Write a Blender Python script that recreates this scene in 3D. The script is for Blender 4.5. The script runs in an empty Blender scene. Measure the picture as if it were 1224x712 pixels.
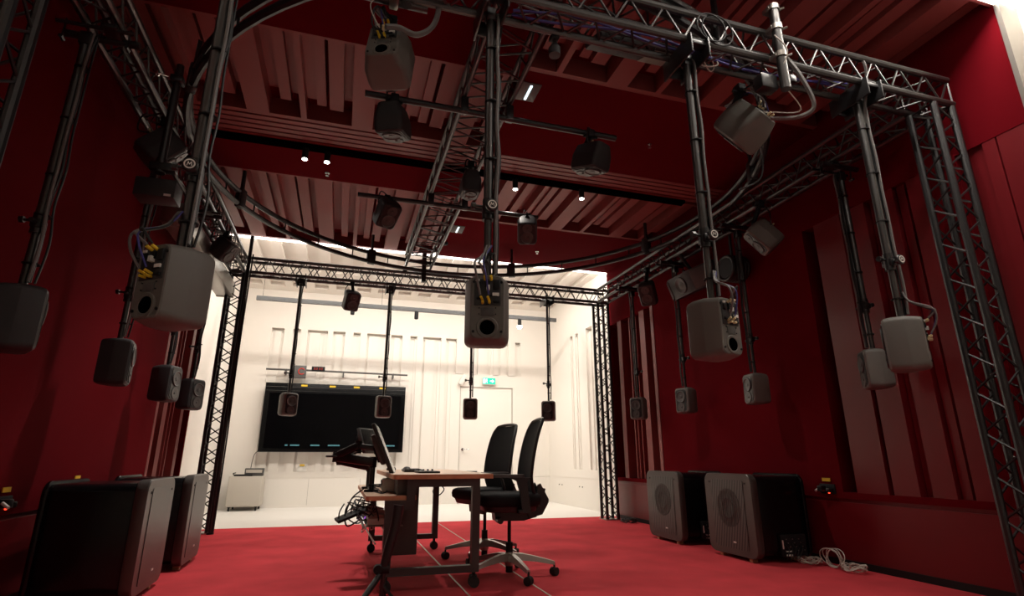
import bpy, bmesh, math, random
from mathutils import Vector, Matrix, Euler
rnd = random.Random(7)
PI = math.pi
C = bpy.context.scene.collection

# ------------------------------------------------------------------ materials
def mat(name, col, rough=0.5, metal=0.0, spec=0.5, emit=None, estr=0.0, bump=None, var=None, sheen=0.0, coat=0.0):
    m = bpy.data.materials.new(name); m.use_nodes = True
    nt = m.node_tree; b = nt.nodes['Principled BSDF']
    b.inputs['Base Color'].default_value = (*col, 1)
    b.inputs['Roughness'].default_value = rough
    b.inputs['Metallic'].default_value = metal
    b.inputs['Specular IOR Level'].default_value = spec
    b.inputs['Sheen Weight'].default_value = sheen
    b.inputs['Coat Weight'].default_value = coat
    if emit:
        b.inputs['Emission Color'].default_value = (*emit, 1)
        b.inputs['Emission Strength'].default_value = estr
    if var:
        sc, lo, hi = var
        tc = nt.nodes.new('ShaderNodeTexCoord'); n = nt.nodes.new('ShaderNodeTexNoise')
        n.inputs['Scale'].default_value = sc; n.inputs['Detail'].default_value = 5
        r = nt.nodes.new('ShaderNodeValToRGB')
        r.color_ramp.elements[0].position = 0.3; r.color_ramp.elements[1].position = 0.7
        r.color_ramp.elements[0].color = (*[c * lo for c in col], 1)
        r.color_ramp.elements[1].color = (*[min(1, c * hi) for c in col], 1)
        nt.links.new(tc.outputs['Object'], n.inputs['Vector'])
        nt.links.new(n.outputs['Fac'], r.inputs['Fac']); nt.links.new(r.outputs['Color'], b.inputs['Base Color'])
    if bump:
        sc, st, dist = bump
        tc = nt.nodes.new('ShaderNodeTexCoord'); n = nt.nodes.new('ShaderNodeTexNoise')
        n.inputs['Scale'].default_value = sc; n.inputs['Detail'].default_value = 3
        bp = nt.nodes.new('ShaderNodeBump'); bp.inputs['Strength'].default_value = st; bp.inputs['Distance'].default_value = dist
        nt.links.new(tc.outputs['Object'], n.inputs['Vector'])
        nt.links.new(n.outputs['Fac'], bp.inputs['Height']); nt.links.new(bp.outputs['Normal'], b.inputs['Normal'])
    return m

M = dict(
    carpet=mat('red_carpet', (0.60, 0.055, 0.068), 0.95, spec=0.1, bump=(350, 0.5, 0.004), var=(2.2, 0.8, 1.12)),
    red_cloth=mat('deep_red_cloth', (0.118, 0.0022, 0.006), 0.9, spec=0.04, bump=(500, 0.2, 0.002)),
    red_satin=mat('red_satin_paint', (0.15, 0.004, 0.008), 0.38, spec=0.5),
    pink_satin=mat('rose_brown_and_lit_batten', (0.25, 0.050, 0.047), 0.45, spec=0.45),  # own tone on the ceiling; on far wall battens it includes light
    white=mat('warm_white_paint', (0.82, 0.78, 0.72), 0.7, spec=0.2),
    white_floor=mat('white_vinyl_floor', (0.84, 0.82, 0.78), 0.35, spec=0.4),
    white_joint=mat('white_panel_joint', (0.45, 0.42, 0.38), 0.8),
    black_metal=mat('black_powder_coat', (0.011, 0.011, 0.012), 0.34, metal=0.0, spec=0.6),
    pole=mat('black_anodised_tube', (0.095, 0.093, 0.092), 0.33, metal=0.85),
    black=mat('matt_black', (0.008, 0.008, 0.009), 0.6, spec=0.3),
    gloss_black=mat('gloss_black', (0.004, 0.004, 0.005), 0.25, spec=0.22),
    grey=mat('grey_cast_aluminium', (0.135, 0.128, 0.115), 0.5, spec=0.4, bump=(900, 0.15, 0.001)),
    dgrey=mat('dark_grey_cast_aluminium', (0.032, 0.032, 0.034), 0.5, spec=0.4),
    baffle=mat('black_baffle', (0.012, 0.012, 0.013), 0.4, spec=0.45),
    void=mat('unlit_opening', (0.001, 0.001, 0.001), 0.95, spec=0.0),
    cone=mat('speaker_cone', (0.055, 0.053, 0.051), 0.45, spec=0.5),
    steel=mat('brushed_stainless', (0.36, 0.34, 0.31), 0.36, metal=0.95, bump=(60, 0.05, 0.002)),
    alu=mat('cast_silver_base', (0.42, 0.40, 0.38), 0.32, metal=0.85),
    chrome=mat('chrome', (0.75, 0.75, 0.75), 0.18, metal=1.0),
    wood=mat('beech_edge', (0.66, 0.34, 0.19), 0.5, spec=0.3, var=(9, 0.85, 1.12)),
    woodtop=mat('beech_top', (0.72, 0.50, 0.36), 0.35, spec=0.4, var=(6, 0.95, 1.05)),
    block=mat('pale_wood_block', (0.60, 0.36, 0.20), 0.6),
    desk=mat('dark_grey_desk_frame', (0.05, 0.048, 0.047), 0.45, spec=0.4),
    panelgrey=mat('grey_sheet_metal', (0.08, 0.078, 0.075), 0.5),
    fabric=mat('black_mesh_fabric', (0.010, 0.010, 0.011), 0.8, spec=0.2, bump=(700, 0.3, 0.002)),
    plastic=mat('black_plastic', (0.012, 0.012, 0.013), 0.42, spec=0.5),
    armpad=mat('grey_arm_pad', (0.06, 0.06, 0.063), 0.3, spec=0.5),
    cable=mat('black_cable', (0.012, 0.012, 0.013), 0.45),
    gcable=mat('grey_cable', (0.15, 0.14, 0.135), 0.45),
    wcable=mat('white_cable', (0.55, 0.50, 0.44), 0.5),
    bcable=mat('blue_cable', (0.05, 0.045, 0.22), 0.5),
    yellow=mat('yellow_tag', (0.75, 0.50, 0.02), 0.6),
    cream=mat('cream_plug', (0.75, 0.62, 0.36), 0.5),
    offwhite=mat('off_white_tag', (0.75, 0.73, 0.68), 0.6),
    orange=mat('orange_plug', (0.8, 0.2, 0.02), 0.5),
    rubber=mat('black_rubber', (0.01, 0.01, 0.01), 0.7),
    subgrille=mat('dark_perforated_grille', (0.035, 0.034, 0.033), 0.4, metal=0.5),
    subframe=mat('bronze_grey_front', (0.068, 0.058, 0.053), 0.40, metal=0.3),
    cabinet=mat('warm_grey_cabinet', (0.52, 0.48, 0.42), 0.5),
    darktag=mat('dark_label', (0.05, 0.05, 0.05), 0.5),
    led=mat('white_led_strip', (1, 1, 1), 0.5, emit=(1, 0.93, 0.84), estr=4.5),
    lampface=mat('lamp_face', (1, 1, 1), 0.5, emit=(1, 0.95, 0.88), estr=14.0),
    tube=mat('cool_lamp_tube', (1, 1, 1), 0.5, emit=(0.75, 0.93, 1.0), estr=1.5),
    exitg=mat('green_exit_face', (0.0, 0.3, 0.18), 0.5, emit=(0.02, 0.75, 0.48), estr=0.9),
    exitw=mat('white_exit_mark', (1, 1, 1), 0.5, emit=(0.85, 1.0, 0.95), estr=1.2),
    redled=mat('red_indicator', (0.5, 0.02, 0.01), 0.5, emit=(1, 0.05, 0.02), estr=3.0),
    redglyph=mat('dim_red_display', (0.3, 0.01, 0.01), 0.5, emit=(1, 0.10, 0.05), estr=0.22),
    cyan=mat('dim_cyan_display', (0.02, 0.1, 0.12), 0.5, emit=(0.20, 0.50, 0.55), estr=0.22),
    blueled=mat('blue_indicator', (0.02, 0.02, 0.5), 0.5, emit=(0.1, 0.12, 1), estr=2.5),
    violetled=mat('violet_indicator', (0.2, 0.02, 0.5), 0.5, emit=(0.5, 0.1, 1), estr=2.0),
    groove=mat('floor_channel_strip', (0.42, 0.34, 0.28), 0.5, metal=0.2),
    screen=mat('screen_glass', (0.002, 0.002, 0.0025), 0.12, spec=0.12),
    bezel=mat('screen_bezel', (0.003, 0.003, 0.0035), 0.22, spec=0.10),
    brown=mat('monitor_edge', (0.018, 0.012, 0.011), 0.45),
)

# perforated / slatted grille for the subwoofers: fine procedural wave
def grille_mat(name, col, dark, scale, axis_rot=0.25):
    m = bpy.data.materials.new(name); m.use_nodes = True
    nt = m.node_tree; b = nt.nodes['Principled BSDF']
    tc = nt.nodes.new('ShaderNodeTexCoord'); mp = nt.nodes.new('ShaderNodeMapping')
    mp.inputs['Rotation'].default_value = (axis_rot, 0, 0)
    w = nt.nodes.new('ShaderNodeTexWave'); w.bands_direction = 'Y'
    w.inputs['Scale'].default_value = scale; w.inputs['Distortion'].default_value = 0
    r = nt.nodes.new('ShaderNodeValToRGB')
    r.color_ramp.elements[0].color = (*dark, 1); r.color_ramp.elements[1].color = (*col, 1)
    nt.links.new(tc.outputs['Object'], mp.inputs['Vector']); nt.links.new(mp.outputs['Vector'], w.inputs['Vector'])
    nt.links.new(w.outputs['Fac'], r.inputs['Fac']); nt.links.new(r.outputs['Color'], b.inputs['Base Color'])
    b.inputs['Roughness'].default_value = 0.4; b.inputs['Metallic'].default_value = 0.4
    return m
M['grille'] = grille_mat('slotted_grille', (0.10, 0.095, 0.09), (0.022, 0.021, 0.02), 9.0)
M['grille_fine'] = grille_mat('fine_grille', (0.062, 0.06, 0.057), (0.045, 0.044, 0.042), 60.0, 0)

# ------------------------------------------------------------------ mesh builder
NOSPLIT = {'beam', 'tower', 'pictogram', 'badge', 'digits', 'lit_ring', 'lower_tube', 'upper_tube', 'door_frame', 'coils', 'mark', 'back_mesh'}
class MB:
    def __init__(s, T=None): s.bm = bmesh.new(); s.T = T or Matrix.Identity(4)
    def _v(s, p): return s.bm.verts.new(s.T @ Vector(p))
    def box(s, c, d, rot=None, bev=0.0, seg=2):
        mt = Matrix.Translation(Vector(c))
        if rot: mt = mt @ Euler(rot).to_matrix().to_4x4()
        mt = s.T @ mt @ Matrix.Diagonal((d[0], d[1], d[2], 1))
        tmp = bmesh.new(); bmesh.ops.create_cube(tmp, size=1, matrix=Matrix.Diagonal((d[0], d[1], d[2], 1)))
        if bev > 0: bmesh.ops.bevel(tmp, geom=tmp.edges[:], offset=min(bev, min(d) * .49), segments=seg, affect='EDGES', profile=0.5)
        mt = Matrix.Translation(Vector(c))
        if rot: mt = mt @ Euler(rot).to_matrix().to_4x4()
        tmp.transform(s.T @ mt); s._merge(tmp); return s
    def b2(s, x0, x1, y0, y1, z0, z1, bev=0.0):
        return s.box(((x0 + x1) / 2, (y0 + y1) / 2, (z0 + z1) / 2), (abs(x1 - x0), abs(y1 - y0), abs(z1 - z0)), bev=bev)
    def _merge(s, tmp):
        mp = {}
        for v in tmp.verts: mp[v] = s.bm.verts.new(v.co)
        for f in tmp.faces:
            try: s.bm.faces.new([mp[v] for v in f.verts])
            except ValueError: pass
        tmp.free()
    def loft(s, loops, cap=True, closed=True):
        ls = [[s._v(p) for p in L] for L in loops]
        n = len(ls[0])
        for a, b in zip(ls, ls[1:]):
            for i in range(n if closed else n - 1):
                j = (i + 1) % n
                s.bm.faces.new((a[i], a[j], b[j], b[i]))
        if cap:
            s.bm.faces.new(ls[0][::-1]); s.bm.faces.new(ls[-1])
        return s
    def cyl(s, p0, p1, r, seg=8, r1=None):
        p0, p1 = Vector(p0), Vector(p1); d = p1 - p0
        if d.length < 1e-6: return s
        q = d.to_track_quat('Z', 'Y'); r1 = r if r1 is None else r1
        A = [p0 + q @ Vector((r * math.cos(2 * PI * i / seg), r * math.sin(2 * PI * i / seg), 0)) for i in range(seg)]
        B = [p1 + q @ Vector((r1 * math.cos(2 * PI * i / seg), r1 * math.sin(2 * PI * i / seg), 0)) for i in range(seg)]
        return s.loft([A, B])
    def tube(s, pts, r, seg=6, smooth=True, sub=6):
        pts = [Vector(p) for p in pts]
        if smooth and len(pts) > 2:
            P = [pts[0]] + pts + [pts[-1]]; out = []
            for i in range(1, len(P) - 2):
                a, b, c, d = P[i - 1], P[i], P[i + 1], P[i + 2]
                for k in range(sub):
                    t = k / sub
                    out.append(0.5 * ((2 * b) + (c - a) * t + (2 * a - 5 * b + 4 * c - d) * t * t + (3 * b - a - 3 * c + d) * t ** 3))
            out.append(pts[-1]); pts = out
        loops = []; up = None
        for i, p in enumerate(pts):
            d = (pts[min(i + 1, len(pts) - 1)] - pts[max(i - 1, 0)])
            if d.length < 1e-7: continue
            d.normalize()
            if up is None:
                up = d.orthogonal().normalized()
            up = (up - d * up.dot(d))
            if up.length < 1e-5: up = d.orthogonal()
            up.normalize(); w = d.cross(up)
            rr = r if not callable(r) else r(i / (len(pts) - 1))
            loops.append([p + up * (rr * math.cos(2 * PI * k / seg)) + w * (rr * math.sin(2 * PI * k / seg)) for k in range(seg)])
        return s.loft(loops)
    def ring(s, c, R, r, seg=64, ts=8, a0=0, a1=2 * PI):
        n = seg; loops = []
        full = abs(a1 - a0 - 2 * PI) < 1e-6
        for i in range(n + (0 if full else 1)):
            a = a0 + (a1 - a0) * i / n
            loops.append([(c[0] + (R + r * math.cos(2 * PI * k / ts)) * math.cos(a), c[1] + (R + r * math.cos(2 * PI * k / ts)) * math.sin(a), c[2] + r * math.sin(2 * PI * k / ts)) for k in range(ts)])
        if full: loops.append(loops[0])
        s.loft(loops, cap=not full)
        if full: bmesh.ops.remove_doubles(s.bm, verts=s.bm.verts[:], dist=1e-6)
        return s
    def lathe(s, prof, T=None, seg=24):
        T = T or Matrix.Identity(4)
        loops = [[T @ Vector((max(r, 1e-4) * math.cos(2 * PI * i / seg), max(r, 1e-4) * math.sin(2 * PI * i / seg), z)) for i in range(seg)] for r, z in prof]
        return s.loft(loops)
    def prism(s, poly, t0, t1, T=None):
        """poly in local XY extruded along local Z from t0 to t1"""
        T = T or Matrix.Identity(4)
        return s.loft([[T @ Vector((x, y, t0)) for x, y in poly], [T @ Vector((x, y, t1)) for x, y in poly]])
    def _clusters(s):
        seen = {}; isl = []
        for f in s.bm.faces:
            if f in seen: continue
            st = [f]; seen[f] = 1; fs = []
            while st:
                g = st.pop(); fs.append(g)
                for e in g.edges:
                    for h in e.link_faces:
                        if h not in seen: seen[h] = 1; st.append(h)
            co = [v.co for g in fs for v in g.verts]
            isl.append([fs, [min(c[k] for c in co) for k in range(3)], [max(c[k] for c in co) for k in range(3)]])
        ch = True
        while ch:
            ch = False
            for i in range(len(isl)):
                for j in range(i + 1, len(isl)):
                    a, b = isl[i], isl[j]
                    if all(a[1][k] <= b[2][k] + .001 and b[1][k] <= a[2][k] + .001 for k in range(3)):
                        a[0] += b[0]; a[1] = [min(x, y) for x, y in zip(a[1], b[1])]; a[2] = [max(x, y) for x, y in zip(a[2], b[2])]
                        isl.pop(j); ch = True; break
                if ch: break
        return isl
    def build(s, name, m, parent=None, smooth=True, ang=35):
        if parent is not None and name not in NOSPLIT and len(s.bm.faces) < 6000:
            cl = s._clusters()
            if 1 < len(cl) <= 100:
                first = None
                for fs, _, _ in cl:
                    nb = MB(); mp = {}
                    for f in fs:
                        for v in f.verts:
                            if v not in mp: mp[v] = nb.bm.verts.new(v.co)
                        nb.bm.faces.new([mp[v] for v in f.verts])
                    o = nb._build(name, m, parent, smooth, ang); first = first or o
                s.bm.free(); return first
        return s._build(name, m, parent, smooth, ang)
    def _build(s, name, m, parent=None, smooth=True, ang=35):
        bmesh.ops.recalc_face_normals(s.bm, faces=s.bm.faces[:])
        if smooth:
            for f in s.bm.faces: f.smooth = True
            lim = math.radians(ang)
            for e in s.bm.edges:
                if len(e.link_faces) == 2 and e.calc_face_angle(0) > lim: e.smooth = False
        me = bpy.data.meshes.new(name); s.bm.to_mesh(me); s.bm.free()
        me.materials.append(M[m] if isinstance(m, str) else m)
        o = bpy.data.objects.new(name, me); C.objects.link(o)
        if parent: o.parent = parent
        return o

def rrect(w, h, r, n=5):
    pts = []
    for cx, cy, a in ((w - r, h - r, 0), (-(w - r), h - r, PI / 2), (-(w - r), -(h - r), PI), (w - r, -(h - r), 3 * PI / 2)):
        for k in range(n + 1):
            t = a + PI / 2 * k / n
            pts.append((cx + r * math.cos(t), cy + r * math.sin(t)))
    return pts
def empty(name, loc=(0, 0, 0), rot=(0, 0, 0)):
    o = bpy.data.objects.new(name, None); C.objects.link(o); o.location = loc; o.rotation_euler = rot; o.empty_display_size = .1
    return o
def tag(o, label, cat, group=None, kind=None):
    o['label'] = label; o['category'] = cat
    if group: o['group'] = group
    if kind: o['kind'] = kind
    return o
def thing(name, label, cat, loc=(0, 0, 0), rot=(0, 0, 0), group=None):
    return tag(empty(name, loc, rot), label, cat, group)
def struct(o): o['kind'] = 'structure'; return o
def kids(o): return [c for c in bpy.data.objects if c.parent == o]
def dup(o, loc, rot, label):
    def cp(a, par):
        c = a.copy(); C.objects.link(c); c.parent = par
        for k in kids(a): cp(k, c)
        return c
    src = kids(o)
    r = o.copy(); C.objects.link(r); r.location = loc; r.rotation_euler = rot; r['label'] = label
    for k in src: cp(k, r)
    return r
TX = lambda *a: Matrix.Translation(Vector(a))
RX = lambda a: Matrix.Rotation(a, 4, 'X')
RY = lambda a: Matrix.Rotation(a, 4, 'Y')
RZ = lambda a: Matrix.Rotation(a, 4, 'Z')

# ------------------------------------------------------------------ the room
XL, XR = -1.86, 4.09          # faces of the red side walls
WL, WR = -2.02, 4.25          # faces of the white side walls
Y0, Y1, YF, YN = 1.97, 7.97, 11.3, -3.2
ZC, ZW, ZD = 3.87, 4.06, 0.50
YC = 8.22
# floors
struct(MB().b2(WL - .2, WR + .2, YC, YF + .2, -.12, 0).build('floor', 'white_floor', smooth=False))
struct(MB().b2(WL - .2, WR + .2, YN - .2, 1.2, -.12, 0).build('floor', 'white_floor', smooth=False))
struct(MB().b2(WL - .2, WR + .2, 1.2, YC, -.12, 0.0).build('floor', 'carpet', smooth=False))
struct(MB().b2(.872, .884, 2.2, YC, 0.0, .003).build('trim_1', 'groove', smooth=False))
struct(MB().b2(1.372, 1.384, 2.2, YC, 0.0, .003).build('trim_2', 'groove', smooth=False))

# red side walls: dado, smooth cloth panels, recessed battens, soffit
RECZ0, RECZ1 = .58, 2.95
def red_side(side):
    right = side == 'right'
    X = XR if right else XL; sg = 1 if right else -1       # sg: direction into the wall
    def bx(d0, d1, y0, y1, z0, z1, mb): return mb.b2(X + sg * d0, X + sg * d1, y0, y1, z0, z1)
    w = MB()
    recs = [(6.60, Y1 - .04)] + ([(2.66, 3.87), (Y0 + .02, 2.44)] if right else [])
    bx(.17, .3, Y0, Y1, 0, ZC + .2, w)                      # back plane
    ys = sorted(recs)
    edges = [Y0] + [v for r in ys for v in r] + [Y1]
    for i in range(0, len(edges), 2):
        if edges[i + 1] > edges[i]: bx(0, .17, edges[i], edges[i + 1], ZD + .03, ZC + .2, w)
    for a, b in ys:
        bx(0, .17, a, b, RECZ1, ZC + .2, w); bx(0, .17, a, b, ZD + .03, RECZ0, w)
    struct(w.build('wall_' + side, 'red_cloth', smooth=False))
    d = MB(); bx(0, .17, Y0, Y1, .02, ZD, d); bx(.015, .17, Y0, Y1, ZD, ZD + .03, d)
    struct(d.build('wall_%s' % side, 'red_satin', smooth=False))
    far = [(7.575, 7.69, .0), (7.36, 7.385, .03), (7.31, 7.335, .05), (7.25, 7.28, .08), (6.87, 7.01, .0), (6.63, 6.70, .0)]
    near = [(3.45, 3.735, .0), (3.21, 3.415, .01), (3.15, 3.20, .07), (3.045, 3.13, .03), (2.94, 3.035, .0), (2.86, 2.925, .03), (2.70, 2.82, .0)]
    edge = [(2.27, 2.37, .03), (2.18, 2.262, .0), (2.0, 2.17, .0)]
    fb = MB()
    for q0, q1, dp in far: bx(.004 + dp, .168, q0, q1, RECZ0, RECZ1, fb)
    struct(fb.build('trim_%s' % side, 'pink_satin', smooth=False))  # far battens: glow from the white room is put into the pinker colour
    if right:
        nb = MB()
        for q0, q1, dp in near + edge: bx(.004 + dp, .168, q0, q1, RECZ0, RECZ1, nb)
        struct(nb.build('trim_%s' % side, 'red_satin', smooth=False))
    bb = MB(); bx(-.012, .05, Y0, Y1, 0, .05, bb)
    struct(bb.build('baseboard_' + side, 'black', smooth=False))
red_side('right'); red_side('left')
# metal edge profile at the near end of the red box, right
struct(MB().b2(XR - .02, WR + .1, Y0 - .03, Y0, 0, ZC + .2).build('trim_edge', 'steel', smooth=False))
struct(MB().b2(WL - .1, XL + .02, Y0 - .03, Y0, 0, ZC + .2).build('trim_edge', 'steel', smooth=False))

# white side walls (far and near zones)
def white_side(side):
    right = side == 'right'; X = WR if right else WL; sg = 1 if right else -1
    w = MB()
    def bx(d0, d1, y0, y1, z0, z1, mb=w): mb.b2(X + sg * d0, X + sg * d1, y0, y1, z0, z1)
    bx(.13, .3, Y1, YF + .3, 0, ZW + .1)
    if right:
        a, b = 8.55, 10.0
        bx(0, .13, Y1, a, .515, ZW + .1); bx(0, .13, b, YF, .515, ZW + .1)
        bx(0, .13, a, b, 3.2, ZW + .1); bx(0, .13, a, b, .515, .66)
        y = a; k = 0
        pat = [(.16, .0), (.08, .04), (.05, .02), (.13, .0), (.10, .04), (.06, .015), (.12, .04), (.2, .0)]
        while y < b:
            wd, dp = pat[k % 8]; k += 1
            bx(dp, .13, y, min(b, y + wd), .66, 3.2 - (.08 if dp else 0))
            y += wd
    else:
        bx(0, .13, Y1, YF, .515, ZW + .1)
    bx(.006, .13, Y1, YF, .495, .515); bx(0, .13, Y1, YF, 0, .495)
    bx(0, .3, YN, Y0 - .03, 0, ZW + .1)
    struct(w.build('wall_' + side, 'white', smooth=False))
white_side('right'); white_side('left')
# far wall with fluted white panels
w = MB()
w.b2(WL - .3, WR + .3, YF + .12, YF + .3, 0, ZW + .1)
w.b2(WL, -1.55, YF, YF + .12, .5, ZW + .1); w.b2(3.62, WR, YF, YF + .12, 0.5, ZW + .1)
w.b2(-1.55, 3.62, YF, YF + .12, 3.30, ZW + .1)
w.b2(-1.55, 2.10, YF, YF + .12, .515, .62)
w.b2(3.44, 3.62, YF, YF + .12, 0.5, 2.56); w.b2(2.30, 3.44, YF, YF + .12, 2.30, 2.56); w.b2(2.10, 2.30, YF, YF + .12, .515, 2.56)
w.b2(WL, 2.30, YF, YF + .12, 0, .495); w.b2(3.44, WR, YF, YF + .12, 0, .495)
w.b2(WL, 2.30, YF + .006, YF + .12, .495, .515)
x = -1.55; k = 0
pat = [(.10, .0), (.06, .035), (.12, .012), (.05, .04), (.16, .0), (.09, .035), (.05, .02), (.13, .0), (.04, .04), (.2, .008), (.08, .04), (.06, .02)]
while x < 3.62:
    wd, dp = pat[k % 12]; k += 1
    x1 = min(3.62, x + wd); z0 = .62 if x < 2.08 else 2.55
    w.b2(x, x1, YF + dp, YF + .12, z0, 3.30 - (0 if dp == 0 else .05 + dp))
    x = x1
struct(w.build('wall_far', 'white', smooth=False))
jm = MB()
for xx in (-.5, .42, .98, 1.54): jm.b2(xx - .003, xx + .003, YF - .002, YF + .004, .03, .49)
struct(jm.build('trim_3', 'white_joint', smooth=False))
for xx in (.90, 1.04):
    hm = MB(); hm.cyl((xx, YF - .012, .39), (xx, YF + .005, .39), .009, 10)
    tag(hm.build('cupboard_knob', 'black'), 'tiny dark pull on the white low cupboards under the big screen', 'knob', 'far wall cupboard pulls')
for yy, zz in ((10.75, .36), (10.6, .36), (9.75, .36), (9.62, .36)):
    hm = MB(); hm.cyl((WR - .012, yy, zz), (WR + .005, yy, zz), .009, 10)
    tag(hm.build('cupboard_knob', 'black'), 'tiny dark pull on the white low cupboards along the right white wall', 'knob', 'right wall cupboard pulls')
# near wall behind the camera
struct(MB().b2(WL - .3, WR + .3, YN - .2, YN, 0, ZW + .1).build('wall_near', 'white', smooth=False))
# door in far wall
dr = struct(empty('door_1', (2.87, YF, 0)))
MB().b2(-.555, .555, .02, .06, .01, 2.29).build('door_leaf', 'white', dr, smooth=False)
f = MB(); f.b2(-.57, -.558, -.004, .05, 0, 2.30); f.b2(.558, .57, -.004, .05, 0, 2.30); f.b2(-.57, .57, -.004, .05, 2.29, 2.302)
f.build('door_frame', 'white_joint', dr, smooth=False)
h = MB(); h.cyl((-.49, .02, 1.03), (-.49, -.06, 1.03), .012, 10); h.cyl((-.49, -.055, 1.03), (-.36, -.055, 1.03), .011, 10)
h.cyl((-.49, .02, 1.03), (-.49, .0, 1.03), .028, 16)
h.build('door_handle', 'chrome', dr)

# ceiling: white zones
cw = MB()
cw.b2(WL - .3, WR + .3, Y1 + .01, YF + .3, ZW + .07, ZW + .25)
cw.b2(WL, WR, Y1 + .01, 8.35, ZW, ZW + .07)
x = WL
while x < WR:
    cw.b2(x, min(WR, x + .17), 8.35, 9.9, ZW, ZW + .07); x += .36
cw.b2(WL, WR, 9.9, 10.35, ZW, ZW + .07)
x = WL + .1
while x < WR - .1:
    cw.b2(x - .14, x, 10.35, 10.95, ZW, ZW + .07); x += .40
cw.b2(WL, WR, 10.95, YF + .1, ZW, ZW + .07)
cw.b2(WL - .3, WR + .3, YN - .2, Y0 - .01, ZW, ZW + .2)
struct(cw.build('ceiling', 'white', smooth=False))
# ceiling: red zone. cloth bands and batten fields
XD = 1.17
cr = MB()
cr.b2(XL - .3, XR + .3, Y0, Y1, ZC + .17, ZC + .30)
XA, XB = XL - .1, XR + .1
def band(x0, x1, y0, y1): cr.b2(x0, x1, y0, y1, ZC, ZC + .17)
band(XA, XD, Y0, 3.64); band(XD, XB, 3.55, 4.85); band(XA, XD, 5.29, 5.93); band(XD, XB, 6.52, Y1 - .02)
struct(cr.build('ceiling', 'red_cloth', smooth=False))
cb = MB()
def field(x0, x1, y0, y1, seed, lipx=True):
    r = random.Random(seed)
    cb.b2(x0, x1, y1 - .05, y1, ZC + .002, ZC + .17); cb.b2(x0, x1, y0, y0 + .03, ZC + .002, ZC + .17)
    x = x0; k = 0
    pat = [(.19, 0), (.10, .15), (.09, .07), (.08, .13), (.05, .0), (.09, .11), (.08, .07), (.03, .17), (.12, .05), (.08, .14)]
    while x < x1:
        wd, dp = pat[(k + seed) % len(pat)]; k += 1
        xe = min(x1, x + wd)
        ye = y1 - .05 if dp == 0 else y1 - .05 - .10 - dp * .6
        if dp < .16: cb.b2(x, xe, y0 + .03, ye, ZC + .002 + dp, ZC + .17)
        x = xe
field(XA, XD - .06, 3.64, 4.82, 0); field(XA, XD - .06, 5.93, Y1 - .02, 3)
field(XD, XB, 5.29, 6.52, 5); field(XD, XB, Y0, 3.55, 1)
# grille strip: four blades with slots, then the black track
for y in (4.82, 4.90, 4.98, 5.06, 5.14): cb.b2(XA, XB, y + .022, y + .08, ZC, ZC + .05)
struct(cb.build('ceiling', 'pink_satin', smooth=False))
struct(MB().b2(XA, XB, 4.82, 5.29, ZC + .05, ZC + .17).build('trim_4', 'black', smooth=False))
struct(MB().b2(-1.42, 3.78, 5.20, 5.29, ZC - .035, ZC + .05).build('trim_5', 'void', smooth=False))
# fascia of the red box ends
struct(MB().b2(XL - .3, XR + .3, Y1 - .02, Y1 + .01, ZC + .051, ZW + .2).build('trim_6', 'white', smooth=False))
struct(MB().b2(XL - .3, XR + .3, Y0 - .01, Y0 + .0, ZC + .051, ZW + .2).build('trim_7', 'white', smooth=False))
# LED strips in the coves
tag(MB().b2(WL, WR, Y1 - .012, Y1 + .028, ZC - .016, ZC + .05).build('led_strip', 'led', smooth=False),
    'glowing white light strip along the far edge of the red ceiling', 'light strip')
tag(MB().b2(WL, WR, Y0 - .04, Y0 - .004, ZC - .016, ZC + .05).build('led_strip', 'led', smooth=False),
    'glowing white light strip along the near edge of the red ceiling, top right corner', 'light strip')

# ------------------------------------------------------------------ trusses
TW = .22
TXL, TXR, TYN, TYF = -1.62, 3.98, 2.28, 7.92     # outer faces
TZ0, TZ1 = 3.245, 3.445
def truss_beam(parent, p0, p1, side, hgt, name='beam', rc=.023, step=.235, sidevec=None, m='pole'):
    """box truss from p0 to p1 (lower corner line); side = horizontal offset vector, hgt vector"""
    p0, p1, sd, hg = Vector(p0), Vector(p1), Vector(side), Vector(hgt)
    c = [(p0, p1), (p0 + sd, p1 + sd), (p0 + sd + hg, p1 + sd + hg), (p0 + hg, p1 + hg)]
    b = MB()
    for a, e in c: b.cyl(a, e, rc, 10)
    l = b; L = (p1 - p0).length; n = max(2, round(L / step)); d = (p1 - p0) / n
    r = .0075
    for q in range(4):
        A0, B0 = c[q][0], c[(q + 1) % 4][0]
        for i in range(n):
            a = A0 + d * i; e = B0 + d * (i + .5); f2 = A0 + d * (i + 1)
            l.cyl(a, e, r, 5); l.cyl(e, f2, r, 5)
        for i in (0, n):
            l.cyl(A0 + d * i, B0 + d * i, r, 5)
    return l.build(name, m, parent)
rig = thing('truss_frame', 'black box truss frame on four lattice towers with a rectangle of beams overhead', 'truss', (0, 0, 0))
i_ = .023
def bX(x0, x1, y, m='pole'): return truss_beam(rig, (x0, y + i_, TZ0 + i_), (x1, y + i_, TZ0 + i_), (0, TW - 2 * i_, 0), (0, 0, TZ1 - TZ0), m=m)
bX(TXL + i_, TXR, TYN); bX(TXL + i_, TXR, TYF - TW)
def bY(x, y0, y1): return truss_beam(rig, (x + i_, y0, TZ0 + i_), (x + i_, y1, TZ0 + i_), (TW - 2 * i_, 0, 0), (0, 0, TZ1 - TZ0))
bY(TXL, TYN + TW, TYF - TW); bY(TXR - TW, TYN + TW, TYF - TW)
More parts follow.
